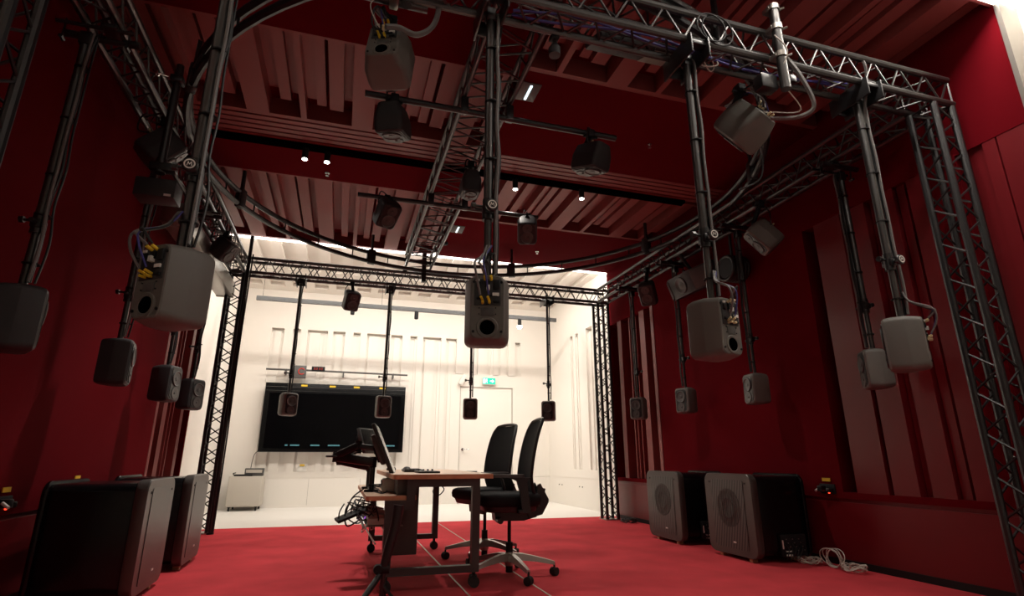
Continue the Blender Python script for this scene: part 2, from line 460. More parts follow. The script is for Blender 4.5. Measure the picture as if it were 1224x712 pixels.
for x, y in ((TXL, TYN), (TXR - TW, TYN), (TXL, TYF - TW), (TXR - TW, TYF - TW)):
    t = truss_beam(rig, (x + i_, y + i_, 0.006), (x + i_, y + i_, TZ0), (TW - 2 * i_, 0, 0), (0, TW - 2 * i_, 0), name='tower', step=.25, m='black_metal')
    MB().b2(x - .01, x + TW + .01, y - .01, y + TW + .01, 0, .012).build('base_plate', 'steel' if y > 5 else 'black_metal', rig)
# centre truss on top
ct = thing('centre_truss', 'black box truss laid across the frame top along the middle of the room', 'truss')
truss_beam(ct, (.70, 2.2, 3.53), (.70, 7.68, 3.53), (.36, 0, 0), (0, 0, .2), step=.3, rc=.02)
cm = MB()
for y in (2.34, 7.85 - .15):
    for xx in (.70, 1.06): cm.b2(xx - .03, xx + .03, y - .03, y + .03, TZ1 + .03, 3.51)
cm.build('clamp', 'black_metal', ct)
MB().b2(.93, .99, 7.56, 7.62, 3.30, 3.74).build('drop_post', 'black_metal', ct)

# circular rail
rc = thing('circular_rail', 'large black double-tube circular rail hung under the red ceiling', 'rail', (1.2, 4.95, 0))
MB().ring((0, 0, 3.60), 2.65, .029, 96, 8).build('upper_tube', 'black_metal', rc)
MB().ring((0, 0, 3.47), 2.65, .029, 96, 8).build('lower_tube', 'black_metal', rc)
st = MB()
for k in range(32):
    a = 2 * PI * (k + .5) / 32; x, y = 2.65 * math.cos(a), 2.65 * math.sin(a)
    st.cyl((x, y, 3.47), (x, y, 3.60), .008, 6)
st.build('spacer', 'black_metal', rc)
for k in range(8):
    a = math.radians(22 + 45 * k); x, y = 2.65 * math.cos(a), 2.65 * math.sin(a)
    b = MB(TX(x, y, 0) @ RZ(a)); b.box((0, 0, 3.54), (.07, .10, .21), bev=.01); b.box((0, 0, 3.74), (.03, .03, .26)); b.box((0, .055, 3.54), (.05, .03, .12), bev=.008)
    b.build('hanger', 'black_metal', rc)

sp_ = thing('support_post', 'thick black post with cables beside the far left lattice tower, rising to the circular rail', 'post', (-1.372, 7.662, 0))
MB().cyl((0, 0, 0), (0, 0, 3.76), .024, 14).build('tube', 'black_metal', sp_)
MB().cyl((0, 0, 0), (0, 0, .02), .04, 18).build('foot_plate', 'black', sp_)
MB().tube([(.03, -.01, .02), (.035, .0, 1.0), (.03, -.01, 2.0), (.035, 0, 3.0), (.04, 0, 3.5)], .010, 6).build('cable', 'cable', sp_)

# ------------------------------------------------------------------ studio monitors
def monitor(kind, loc, rot, label, group, up=False, grey=True, cable=None, w=.235, h=.355, d=.225, name='studio_monitor'):
    """local: front faces +Y, origin at body centre. up=False means hung upside down (woofer on top)."""
    w *= .88; h *= .90; d *= .90
    t = thing(name, label, 'loudspeaker', loc, rot, group)
    W, H, D = w / 2, h / 2, d / 2
    prof = [(D, .84, .90), (D - .012, .95, .965), (D - .045, 1.0, 1.0), (-.1 * D, .985, 1.0), (-.15 * D, .98, .998), (-.80 * D, .78, .955), (-.95 * D, .74, .93), (-D, .70, .90)]
    body = MB()
    body.loft([[(px, y, pz) for px, pz in rrect(W * a, H * b, .035)] for y, a, b in prof])
    body.build('cabinet', 'grey' if grey else 'dgrey', t, ang=18)
    s = -1 if up else 1          # s=+1: woofer above
    # front
    fr = MB(TX(0, D + .0005, 0) @ RX(-PI / 2))
    fr.prism([(x, -z) for x, z in rrect(W * .74, H * .82, .03)], 0, .004)
    ba = fr.build('baffle', 'baffle', t)
    wz = s * H * .27; tz = -s * H * .52
    wf = MB(TX(0, D + .004, wz) @ RX(-PI / 2)); R = W * .66
    wf.lathe([(R, 0), (R * 1.0, .006), (R * .93, .010), (R * .86, .008), (R * .80, .004), (R * .45, .0008), (R * .30, .0008), (R * .26, .004), (.0, .006)], seg=28)
    wf.build('woofer', 'cone', t)
    tf = MB(TX(0, D + .003, tz) @ RX(-PI / 2)); R2 = W * .50
    tf.lathe([(R2, 0), (R2, .006), (R2 * .9, .007), (R2 * .45, .002), (R2 * .25, .002), (R2 * .2, .004), (0, .007)], seg=24)
    tw = tf.build('tweeter', 'cone', t)
    MB(TX(0, D + .009, tz) @ RX(-PI / 2)).lathe([(.008, 0), (.007, .003), (0, .005)], seg=10).build('dome', 'panelgrey', tw)
    if kind == 'front': return t
    # back: connector bay at top (hung upside down), plate, port at bottom
    Y = -D - .001
    bay = MB(); bz = s * H * .42
    bay.box((-.0, Y, bz), (W * 1.16, .006, H * .78), bev=.002)
    bp = bay.build('connector_panel', 'dgrey', t)
    fm = MB()
    for (x, z, sx, sz) in ((-.045, .03, .02, .03), (.0, .035, .026, .03), (.045, .035, .03, .045), (-.04, -.03, .03, .012), (.03, -.018, .035, .008), (.045, -.045, .03, .012), (-.0, -.055, .02, .012)):
        fm.box((x * W / .1175, Y - .006, bz + s * z), (sx, .010, sz), bev=.002)
    fm.build('socket', 'black', bp)
    lm = MB(); lm.box((.042 * W / .1175, Y - .008, bz - s * .012), (.030, .008, .014)); lm.box((-.045, Y - .008, bz + s * .055), (.018, .006, .010)); lm.box((.002, Y - .012, bz + s * .018), (.016, .02, .022))
    lm.build('label_plate', 'offwhite', bp)
    pl = MB()
    for xx in (-.012, .016): pl.cyl((xx, Y - .004, bz + s * .058), (xx - .002, Y - .030, bz + s * .068), .007, 8)
    for xx in (-.022, .008): pl.cyl((xx, Y - .002, bz - s * .040), (xx - .008, Y - .030, bz - s * .030), .006, 8)
    for xx in (-.022, .008): pl.cyl((xx, Y - .002, bz - s * .052), (xx, Y - .03, bz - s * .052), .006, 8)
    pl.build('plug', 'yellow' if kind == 'back' else 'cream', bp)
    MB().box((0.0, Y - .0, -s * H * .15), (.06, .004, .036), bev=.001).build('rating_plate', 'panelgrey', t)
    pt = MB(TX(0, Y + .001, -s * H * .60) @ RX(PI / 2))
    pt.lathe([(.033, 0), (.033, .003), (.031, .0035), (0.001, .003)], seg=28)
    pt.build('bass_port', 'void', t)
    pt = MB(TX(0, Y + .001, -s * H * .60) @ RX(PI / 2)); pt.lathe([(.050, 0), (.046, .0045), (.036, .0045), (.034, .002), (.034, 0)], seg=28); pt.build('port_rim', 'grey' if grey else 'dgrey', t)
    sc = MB()
    for x in (-1, 1):
        for z in (-.72, .72): sc.cyl((x * W * .60, Y + .002, z * H), (x * W * .60, Y - .003, z * H), .006, 10)
        for z in (-.04, -.22): sc.cyl((x * W * .36, Y + .002, s * z * H), (x * W * .36, Y - .003, s * z * H), .003, 8)
    sc.build('screw', 'black', t)
    MB().cyl((0, 0, H), (0, 0, H + .018), .012, 10).build('mount_stud', 'chrome', t)
    # looping leads up to the pole
    for i, (cx, m) in enumerate(((-.012, 'gcable'), (.016, 'cable'), (-.03, 'gcable'), (.008, 'bcable'))):
        c = MB(); z0 = bz + (.075 if i < 2 else -.02)
        c.tube([(cx - .004, Y - .028, z0), (cx - .02, Y - .065, z0 + .03 + .02 * i), (cx - .03, Y - .055, H + .03), (cx * .5 - .02, Y + .04, H + .09), (-.005 + .008 * i, -.034, H + .16)], .0055 if i != 3 else .004, 6)
        c.build('cable', m, t)
    return t

CX, CY = 1.2, 5.0
def face(x, y): return math.atan2(CY - y, CX - x) - PI / 2
ZS = 1.505
G1 = 'grey studio monitors hung on poles around the desk'
NX = [(-.69, 'back', 'large grey monitor with cables looping from its back, hung left of the centre'),
      (.605, 'back', 'grey studio monitor seen square from behind, hung at the middle of the picture'),
      (1.85, 'back2', 'grey studio monitor seen from behind at an angle, cream plugs, third of the near row'),
      (3.19, 'side', 'grey studio monitor seen side-on with orange plugs at right, beside the near right tower')]
for x, k, lb in NX:
    monitor(k, (x, 2.40, ZS), (0, 0, face(x, 2.40)), lb, G1)
fx = [(-.70, 'small monitor hung in front of the left part of the big screen'),
      (.515, 'small monitor hung in front of the right part of the big screen'),
      (1.74, 'small monitor hung in front of the white door, right of the big screen'),
      (2.94, 'small monitor hung left of the far right lattice tower, before the white side wall')]
m0 = monitor('front', (fx[0][0], 7.8, 1.53), (0, 0, face(fx[0][0], 7.8)), fx[0][1], G1, w=.235, h=.33, d=.2)
for x, lb in fx[1:]: dup(m0, (x, 7.8, 1.53), (0, 0, face(x, 7.8)), lb)
RYS = [(3.18, 'dark grey monitor half hidden behind the side-on grey one by the near right tower'),
       (4.48, 'monitor on the right red wall row above the nearer right subwoofer'),
       (5.66, 'monitor on the right red wall row above the farther right subwoofer'),
       (6.77, 'monitor hung before the pink-lit battens beside the far right tower')]
for i, (y, lb) in enumerate(RYS): dup(m0, (3.87, y, ZS), (0, 0, face(3.87, y) ), lb)
LYS = [(3.18, 'dark monitor seen from behind at the left picture edge'),
       (4.50, 'dark monitor seen from behind with a side cable loop, second along the left red wall'),
       (5.70, 'dark monitor with woofer visible, third along the left red wall above the subwoofers'),
       (6.62, 'dark monitor before the left battens, nearest the far left tower')]
ml = monitor('front', (-1.57, LYS[0][0], ZS), (0, 0, face(-1.57, LYS[0][0])), LYS[0][1], G1, grey=False, w=.24, h=.36, d=.21)
for y, lb in LYS[1:]: dup(ml, (-1.57, y, ZS), (0, 0, face(-1.57, y)), lb)

# hanging poles
G2 = 'black hanging poles with cables'
def pole(x, y, ztop, rz, label, big=True, knobz=2.02, group=G2, arm=None, zb=None, badge=True):
    t = thing('hanging_pole', label, 'pole', (x, y, 0), (0, 0, rz), group)
    zb = zb or 1.667
    r = .022 if big else .017
    p = MB(); p.cyl((0, 0, knobz), (0, 0, ztop), r * 1.1, 14); p.build('upper_tube', 'pole', t)
    p = MB(); p.cyl((0, 0, zb), (0, 0, knobz), r * .85, 12); p.build('lower_tube', 'pole' if big else 'black_metal', t)
    c = MB(); c.cyl((0, 0, knobz - .05), (0, 0, knobz + .06), r * 1.35, 14); c.box((0, 0, knobz), (.05, .07, .05), bev=.008)
    c.cyl((0, 0, knobz), (-.0, -.075, knobz), .012, 10); c.cyl((-.07, 0, knobz + .02), (0, 0, knobz + .02), .008, 8); c.cyl((-.085, 0, knobz + .02), (-.065, 0, knobz + .02), .018, 8)
    c.build('clamp', 'black_metal', t)
    if badge:
        MB(TX(0, -.075, knobz) @ RX(PI / 2)).lathe([(.030, -.014), (.032, 0), (.028, .006), (0, .007)], seg=20).build('knob', 'black_metal', t)
        g = MB(TX(0, -.083, knobz) @ RX(PI / 2))
        n = 24; ro, ri = .022, .0165
        for i in range(n):
            a, b = 2 * PI * i / n, 2 * PI * (i + 1) / n
            g.prism([(ri * math.cos(a), ri * math.sin(a)), (ro * math.cos(a), ro * math.sin(a)), (ro * math.cos(b), ro * math.sin(b)), (ri * math.cos(b), ri * math.sin(b))], 0, .0015)
        for a, b in (((-.009, -.009), (-.006, .009)), ((-.006, .009), (0, -.004)), ((0, -.004), (.006, .009)), ((.006, .009), (.009, -.009))):
            g.cyl((a[0], a[1], .001), (b[0], b[1], .001), .0016, 5)
        g.build('badge', 'offwhite', t)
    ti = MB()
    for z in (zb + .12, zb + .38, knobz + .28, knobz + .62, knobz + .95):
        if z < ztop - .1: ti.cyl((0.012, -.0, z - .003), (0.012, 0, z + .003), r * 1.75, 12)
    ti.build('cable_tie', 'black', t)
    for i, (m, rr) in enumerate((('gcable', .0085), ('cable', .008), ('cable', .006)) if big else (('cable', .007), ('cable', .006))):
        sx = r * 1.15 + .006 + .007 * i if i != 1 else r * 1.2 + .004
        pts = []; z = zb + .02; k = 0
        while z < ztop:
            wob = (0.012 if k % 2 else 0) * (1 + .4 * i)
            pts.append((sx + wob * rnd.random(), -.012 + .016 * (i - 1), z)); z += .21; k += 1
        pts.append((sx + .01, 0, ztop))
        MB().tube(pts, rr, 6, sub=4).build('cable', m, t)
    b = MB()
    if arm is None:
        b.box((0, 0, ztop - .02), (.05, .05, .08), bev=.005)
        b.box((0.06, .0, ztop - .01), (.012, .30, .13), bev=.003); b.box((-.06, .0, ztop - .01), (.012, .30, .13), bev=.003); b.box((0, .13, ztop), (.13, .012, .10)); b.box((0, -.10, ztop + .02), (.13, .06, .03), bev=.004)
    else:
        dx = arm
        b.box((0, 0, ztop - .02), (.06, .06, .08), bev=.005)
        b.cyl((-.14, 0.05, ztop + .04), (.24, 0.05, ztop + .04), .022, 12); b.cyl((-.14, -.05, ztop + .04), (.24, -.05, ztop + .04), .012, 10); b.box((.12, 0, ztop + .05), (.08, .16, .03), bev=.004)
        for q in (-.12, .2): b.cyl((q, 0, ztop - .03), (q, 0, ztop + .1), .006, 6); b.cyl((q, -.02, ztop - .03), (q, .02, ztop - .03), .012, 6)
    b.build('bracket', 'black_metal', t)
    return t
names = ['first pole of the near row, big coupling and white badge, left of centre', 'long pole down the middle of the picture carrying the centre monitor',
         'third pole of the near row, carrying the monitor with cream plugs', 'fourth pole of the near row, beside the near right tower']
for (x, k, lb), nm in zip(NX, names): pole(x, 2.40, 3.22, 0.0, nm)
for (x, lb), nm in zip(fx, ['thin far pole in front of the big screen, left one', 'thin far pole in front of the big screen, right one', 'thin far pole partly hidden behind the centre monitor', 'thin far pole near the white side wall']):
    pole(x, 7.8, 3.24, 0, nm, big=False, knobz=1.92, zb=1.679, badge=False, group='thin far poles')
for (y, lb), nm in zip(RYS, ['right wall pole just left of the fourth near pole', 'right wall pole above the nearer right subwoofer', 'right wall pole above the farther right subwoofer', 'right wall pole before the pink-lit battens']):
    pole(3.87, y, 3.16, PI, nm, big=y < 4, knobz=2.0, zb=1.654, badge=False, arm=1, group='right wall poles')
for (y, lb), nm in zip(LYS, ['left wall pole down to the monitor at the picture edge', 'left wall pole with the side knob, second from the near end', 'left wall pole just behind the large near monitor', 'left wall pole before the left battens']):
    pole(-1.57, y, 3.16, 0, nm, big=y < 5, knobz=2.0, badge=False, arm=1, group='left wall poles')
# extra leads of the side-on monitor and of left back-turned one
def lead(pts, r, m, label, name='cable', cat='cable', group=None):
    return tag(MB().tube(pts, r, 6).build(name, m), label, cat, group)

# ------------------------------------------------------------------ overhead monitors and their bars
def bar(x0, x1, y, z, label, hang):
    t = thing('hanging_bar', label, 'bar', (x0, y, z), group='black bars under the centre truss')
    L = x1 - x0
    MB().cyl((0, 0, 0), (L, 0, 0), .024, 14).build('tube', 'black_metal', t)
    e = MB(); e.cyl((-.004, 0, 0), (0, 0, 0), .0245, 14); e.build('end_cap', 'rubber', t)
    b = MB()
    for x in hang: b.box((x - x0, 0, .045), (.06, .06, .13), bev=.006)
    b.build('clamp', 'black_metal', t)
bar(-.03, 1.98, 3.57, 3.40, 'black bar under the centre truss, nearer one, with a monitor at each side', (.70, 1.06))
bar(-.03, 1.88, 5.23, 3.40, 'black bar under the centre truss, farther one, with a monitor at each side', (.70, 1.06))

def yoke(t, H, top, D=0):
    b = MB(); b.box((0, 0, 0), (.05, .05, .05)); b.build('x', 'black', t)
def overhead(loc, target, label, zt, grey=False, kind='front', up=True, w=.24, h=.30, d=.24, roll=0.0):
    L = Vector(loc); dr_ = (Vector(target) - L).normalized()
    q = dr_.to_track_quat('Y', 'Z'); e = q.to_euler()
    if roll: e = (q @ Euler((0, roll, 0)).to_quaternion()).to_euler()
    t = monitor(kind, loc, tuple(e), label, 'studio monitors slung from the truss', up=up, grey=grey, w=w, h=h, d=d)
    # ball joint bracket up to the carrier, modelled in world space then moved into the monitor's frame
    b = MB(t.matrix_basis.inverted())
    top = L + (q @ Vector((0, -.02, h / 2 - .01)))
    b.cyl(top, (L.x, L.y, zt - .02), .022, 10); b.box((L.x, L.y, zt - .01), (.06, .07, .07), bev=.008)
    b.cyl((L.x - .06, L.y, zt - .03), (L.x + .06, L.y, zt - .03), .010, 8)
    b.build('bracket', 'black', t)
    c = MB(t.matrix_basis.inverted())
    back = L + (q @ Vector((0, -d / 2 - .01, .03)))
    c.tube([back, back + Vector((-.06, -.06, -.02)), back + Vector((-.04, -.04, .12)), (L.x + .03, L.y, zt)], .006, 6)
    c.build('cable', 'cable', t)
    pg = MB(t.matrix_basis.inverted()); pg.cyl(back, back + Vector((.0, -.035, .01)), .008, 8); pg.build('plug', 'cream', t)
    return t
LP = (1.2, 5.0, 1.2)
overhead((.085, 2.66, 3.005), (.95, 5.0, 2.35), 'big grey overhead monitor with exposed connectors and a thick loop cable, top left of centre', 3.25, grey=True, kind='back', up=False, w=.27, h=.32, d=.26)
overhead((.178, 3.57, 3.20), (.30, 3.86, 2.0), 'black overhead monitor at the left end of the nearer bar', 3.40)
overhead((1.752, 3.57, 3.17), (1.62, 3.86, 2.0), 'black overhead monitor at the right end of the nearer bar', 3.40)
overhead((.257, 5.23, 3.24), (.85, 3.9, 1.6), 'black overhead monitor at the left end of the farther bar', 3.40)
overhead((1.758, 5.23, 3.24), (1.35, 3.9, 1.6), 'black overhead monitor at the right end of the farther bar', 3.40)
overhead((.96, 4.50, 3.29), (.96, 4.52, 1.0), 'black overhead monitor facing straight down under the centre truss', 3.50, h=.24, w=.2)
overhead((-.02, 7.75, 2.99), (.9, 5.0, 1.2), 'dark monitor slung under the far beam in front of the white ceiling', 3.25)
overhead((3.70, 6.05, 2.93), (2.1, 4.6, 1.4), 'dark monitor slung under the right beam before the battens', 3.25, h=.33)
overhead((2.41, 2.60, 2.98), (1.3, 4.9, 1.2), 'light grey monitor clamped by a short silver-clamped pipe, tilted over, top right', 3.27, grey=True, kind='side', w=.27, h=.33, d=.27, roll=.25)
overhead((3.74, 3.98, 2.90), (1.9, 4.9, 1.2), 'grey monitor slung under the right beam, near the middle of the right wall', 3.25, grey=True, h=.33)
overhead((-1.43, 4.13, 3.02), (.8, 5.0, 1.0), 'dark monitor slung under the left beam behind the vertical drop tube', 3.25)
overhead((-1.40, 6.33, 3.06), (.8, 5.4, 1.2), 'dark monitor slung under the left beam next to the steel duct', 3.25, h=.26)

# short pipe stack for top-left monitor
pp = thing('clamp_pipe', 'short horizontal grey pipe clamped to a short upright stub, top left of centre', 'pipe', (0, 0, 0))
MB().cyl((-.09, 2.52, 3.27), (.27, 2.52, 3.27), .030, 18).build('cross_pipe', 'pole', pp)
MB().cyl((.15, 2.50, 3.24), (.15, 2.50, 3.62), .032, 18).build('stub_pipe', 'pole', pp)
b = MB(); b.box((.085, 2.5, 3.27), (.05, .09, .09), bev=.01); b.box((.15, 2.45, 3.42), (.09, .06, .06), bev=.01)
for zz in (3.25, 3.30): b.cyl((.04, 2.47, zz), (.13, 2.47, zz), .008, 8)
b.build('clamp', 'steel', pp)
lead([(.30, 2.45, 3.60), (.33, 2.47, 3.35), (.31, 2.50, 3.16), (.22, 2.50, 3.06), (.12, 2.50, 3.08), (.05, 2.49, 3.06)], .016, 'gcable', 'thick grey hose cable looping down from the near beam to the top left monitor')
lead([(.09, 2.48, 3.28), (-.02, 2.47, 3.20), (-.03, 2.46, 3.12), (.02, 2.46, 3.02)], .003, 'wcable', 'thin pale safety wire on the top left monitor')
pr = thing('upright_pipe', 'upright black pipe with silver end clamps through the near beam, top right', 'pipe', (2.415, 2.23, 0))
MB().cyl((0, 0, 3.00), (0, 0, 3.62), .030, 18).build('tube', 'pole', pr)
b = MB()
for z in (3.60, 3.45, 3.245): b.cyl((0, 0, z - .018), (0, 0, z + .018), .037, 14); b.box((.0, .025, z), (.08, .06, .03), bev=.006); b.cyl((.04, -.0, z), (.07, -.02, z + .012), .008, 6)
b.build('clamp', 'steel', pr)
b = MB(); b.box((-.09, .06, 3.06), (.12, .08, .10), bev=.01); b.box((.07, .04, 3.12), (.10, .04, .05), bev=.006); b.build('bracket', 'black_metal', pr)
lead([(2.46, 2.25, 3.28), (2.53, 2.22, 3.12), (2.60, 2.22, 2.92), (2.55, 2.30, 2.88), (2.46, 2.42, 2.93)], .014, 'gcable', 'grey cable hanging in a loop beside the upright pipe, top right')
lead([(2.36, 2.2, 3.36), (2.42, 2.18, 3.24), (2.40, 2.24, 3.08), (2.56, 2.28, 2.92), (2.48, 2.42, 2.98)], .004, 'wcable', 'thin pale wires tangled beside the upright pipe, top right')
lead([(2.50, 2.6, 2.95), (2.62, 2.7, 2.86), (2.62, 2.75, 2.70), (2.48, 2.8, 2.62)], .007, 'cable', 'thin black cable curving down under the light grey tilted monitor')

# left drop tube and box
dt = thing('drop_tube', 'vertical black tube hung under the left beam with a winged bolt at its top', 'tube', (-1.29, 3.78, 0))
MB().cyl((0, 0, 2.70), (0, 0, 3.50), .026, 14).build('tube', 'black_metal', dt)
b = MB(); b.cyl((0, 0, 2.66), (0, 0, 2.76), .034, 12); b.box((.02, 0, 2.70), (.16, .07, .06), bev=.01); b.box((0, 0, 3.38), (.08, .08, .05), bev=.008); b.build('clamp', 'black_metal', dt)
b = MB(); b.cyl((-.05, -.03, 3.38), (-.12, -.05, 3.38), .006, 6); b.cyl((-.12, -.05, 3.35), (-.12, -.05, 3.41), .008, 6); b.cyl((-.10, -.05, 3.36), (-.14, -.05, 3.40), .007, 6); b.build('wing_bolt', 'chrome', dt)
bx = thing('junction_box', 'flat black box with a small white tag under the left drop tube', 'box', (-1.30, 3.86, 2.56))
MB().box((0, 0, 0), (.24, .16, .13), bev=.008).build('body', 'dgrey', bx); MB().box((.08, -.083, -.05), (.04, .004, .015)).build('tag', 'offwhite', bx)
# steel duct along the left side
du = thing('steel_duct', 'shiny stainless rectangular duct running under the left beam toward the white room', 'duct', (0, 0, 0))
MB().b2(-1.73, -1.53, 5.3, 7.85, 2.92, 3.12, bev=.004).build('trunk', 'steel', du)
b = MB()
for y in (5.4, 6.5, 7.8): b.b2(-1.735, -1.525, y - .012, y + .012, 2.915, 3.125)
for y in (5.5, 6.5): b.b2(-1.74, -1.725, y - .01, y + .01, 3.12, 3.27); b.b2(-1.535, -1.52, y - .01, y + .01, 3.12, 3.27)
b.build('joint_band', 'steel', du)

# horn loudspeakers on the right
hs = thing('horn_loudspeaker', 'wide dark loudspeaker with angled grille wings and central round horn on the right wall', 'loudspeaker', (3.90, 5.42, 2.90), (0, .38, PI))
MB().prism([(-.16, -.40), (.02, -.40), (.14, -.20), (.14, .20), (.02, .40), (-.16, .40)], -.13, .13).build('cabinet', 'dgrey', hs)
for s in (-1, 1):
    g = MB(TX(.088, s * .305, 0) @ RZ(s * math.atan2(.12, .20))); g.box((0, 0, 0), (.008, .20, .22), bev=.003); g.build('grille', 'panelgrey', hs)
g = MB(TX(.142, 0, 0) @ RY(PI / 2)); g.lathe([(.10, 0), (.10, .008), (.09, .012), (.05, -.002), (.035, .004), (0, .012)], seg=28); g.build('horn', 'cone', hs)
MB().cyl((-.1, 0, .1), (-.02, 0, .36), .02, 8).build('bracket', 'black', hs)
hb = thing('coil_reel', 'black ribbed drum of coiled cable hung on the right wall', 'cable drum', (3.96, 4.72, 2.84), (0, PI / 2, 0))
b = MB()
for k in range(6): b.ring((0, 0, -.09 + .036 * k), .13, .020, 28, 8)
b.build('coils', 'cable', hb); MB().cyl((0, 0, -.10), (0, 0, .12), .11, 20).build('core', 'black', hb)
MB().b2(-.46, -.10, -.012, .012, -.01, .01).build('strap', 'black', hb)

# cable bundles on the near beam
for k, (m, lb) in enumerate((('bcable', 'blue cable bundle lying along the near beam left part, first strand'), ('bcable', 'blue cable bundle lying along the near beam, second strand'), ('cable', 'black cable run wound along the near beam'), ('gcable', 'grey cable run sagging along the near beam'))):
    pts = []; x = .74
    while x < 3.3:
        pts.append((x, 2.42 + .03 * math.sin(x * 3 + k), TZ0 + .055 + .02 * math.sin(x * (5 + k) + k) + .008 * k)); x += .16
    lead(pts, .009 if k < 2 else .007, m, lb)
pts = [(1.05 + .30 * math.sin(t * .9), 2.33 + .02 * math.cos(t), 3.33 + .05 * math.sin(2 * t)) for t in [i * .5 for i in range(14)]]
lead(pts, .008, 'cable', 'tangled black cable inside the near beam right of the centre pole')
lead([(3.16, 2.34, 3.50), (3.20, 2.30, 3.44), (3.24, 2.34, 3.30), (3.22, 2.38, 3.1), (3.24, 2.40, 2.9)], .010, 'gcable', 'grey cable bending over the near beam onto the fourth pole')
for k, x in enumerate((1.95, 2.0)):
    b = MB(TX(x, 2.26 + .01 * k, 3.36) @ RX(PI / 2)); b.ring((0, 0, 0), .10 + .01 * k, .005, 28, 6)
    tag(b.build('cable_loop', 'rubber'), ['round black cable loop on the near beam above the third pole', 'second round cable loop on the near beam just beside the first'][k], 'cable')
pts = [(2.0 + .10 * math.sin(i), 2.44 + .03 * math.cos(i * 1.7), 3.30 + .07 * math.cos(i * 1.3)) for i in range(10)]
lead(pts, .004, 'wcable', 'thin pale wires bunched inside the near beam above the third pole')
# tracking camera and led box
tc_ = thing('small_camera', 'tiny round black camera under the near beam right of the centre pole', 'camera', (1.02, 2.50, 3.17))
b = MB(); b.lathe([(.0, -.05), (.034, -.048), (.036, 0), (.028, .01), (.02, .03), (.0, .032)], seg=18); b.build('housing', 'dgrey', tc_)
b = MB(); b.cyl((0, 0, .02), (0, 0, .08), .010, 8); b.box((0, 0, .075), (.05, .05, .03), bev=.005); b.build('bracket', 'black', tc_)
fl = thing('flat_floodlight', 'flat dark wedge lamp housing on the near beam, right of centre', 'lamp', (1.62, 2.62, 3.42), (.25, -.12, .12))
MB().box((0, 0, 0), (.62, .20, .05), bev=.015).build('housing', 'dgrey', fl); MB().box((.20, 0, -.027), (.20, .17, .006)).build('reflector', 'steel', fl)

# ceiling spots
for x, y, lb in ((-.57, 5.19, 'small lit black ceiling spotlight, leftmost of the four'), (-.36, 5.175, 'small lit black ceiling spotlight, second from the left'), (1.63, 5.15, 'small lit black ceiling spotlight just right of the centre pole'), (2.43, 5.15, 'small lit black ceiling spotlight, rightmost of the four')):
    t = thing('ceiling_spotlight', lb, 'spotlight', (x, 5.25, 0), group='ceiling spotlights')
    MB().cyl((0, 0, 3.72), (0, 0, 3.835), .030, 16).build('body', 'black', t)
    MB().cyl((0, 0, 3.714), (0, 0, 3.722), .026, 16).build('lens', 'lampface', t)
    L = bpy.data.lights.new('spot', 'SPOT'); L.energy = 8 if abs(x - 1.63) < .01 else 120; L.spot_size = 1.75; L.spot_blend = .9; L.color = (1, .92, .82); L.shadow_soft_size = .03
    o = bpy.data.objects.new('spot_lamp', L); C.objects.link(o); o.location = (x, 5.25, 3.70)
for (x, y, lb) in ((1.297, 3.80, 'square ceiling lamp with one cool tube, near one right of the centre truss'), (1.30, 6.86, 'square ceiling lamp with one cool tube, far one right of the centre truss')):
    t = thing('emergency_lamp', lb, 'lamp', (x, y, ZC), group='recessed cool ceiling lamps')
    MB().box((0, 0, -.004), (.17, .24, .008), bev=.002).build('plate', 'panelgrey', t); MB().box((0, 0, -.012), (.022, .19, .012), bev=.004).build('tube', 'tube', t)
for x, y, lb in ((2.715, 4.222, 'tiny ceiling sprinkler on the right red band'), (-.375, 5.75, 'tiny ceiling sprinkler on the left red band'), (2.62, 7.33, 'tiny ceiling sprinkler near the far edge of the red ceiling')):
    b = MB(TX(x, y, ZC)); b.cyl((0, 0, 0), (0, 0, -.012), .026, 14); b.cyl((0, 0, -.01), (0, 0, -.04), .007, 8); b.cyl((0, 0, -.04), (0, 0, -.043), .018, 10)
    tag(b.build('sprinkler', 'chrome'), lb, 'sprinkler')
b = MB(TX(1.22, 7.4, ZC)); b.lathe([(.05, 0), (.05, -.02), (.035, -.035), (0, -.036)], seg=20)
tag(b.build('smoke_detector', 'black'), 'round black detector on the red ceiling near its far edge', 'detector')

# ------------------------------------------------------------------ far white room fittings
rl = thing('lighting_rail', 'long dark grey rail hung across the white room under the white ceiling', 'rail', (0, 9.5, 3.39))
MB().b2(-1.51, 3.76, -.025, .025, -.035, .035).build('rail', 'black_metal', rl)
b = MB()
for x in (-1.42, .5, 2.4, 3.6): b.cyl((x, 0, .03), (x, 0, ZW - 3.39), .003, 5)
b.build('suspension_wire', 'black', rl)
for x, m, lb in ((.02, 'black', 'small black spotlight under the white room rail, behind the slung monitor'), (1.11, 'black', 'small black spotlight under the white room rail left of the centre monitor'), (3.03, 'lampface', 'bright lit spotlight under the right end of the white room rail')):
    t = thing('rail_spotlight', lb, 'spotlight', (x, 9.5, 3.28))
    MB().cyl((0, 0, -.05), (0, 0, .075), .035, 14).build('body', 'black', t)
    b = MB(); b.lathe([(0, -.062), (.03, -.060), (.034, -.05)], seg=16) if m == 'black' else b.lathe([(0, -.11), (.035, -.10), (.05, -.06), (.035, -.045)], seg=18)
    b.build('lens', m, t)
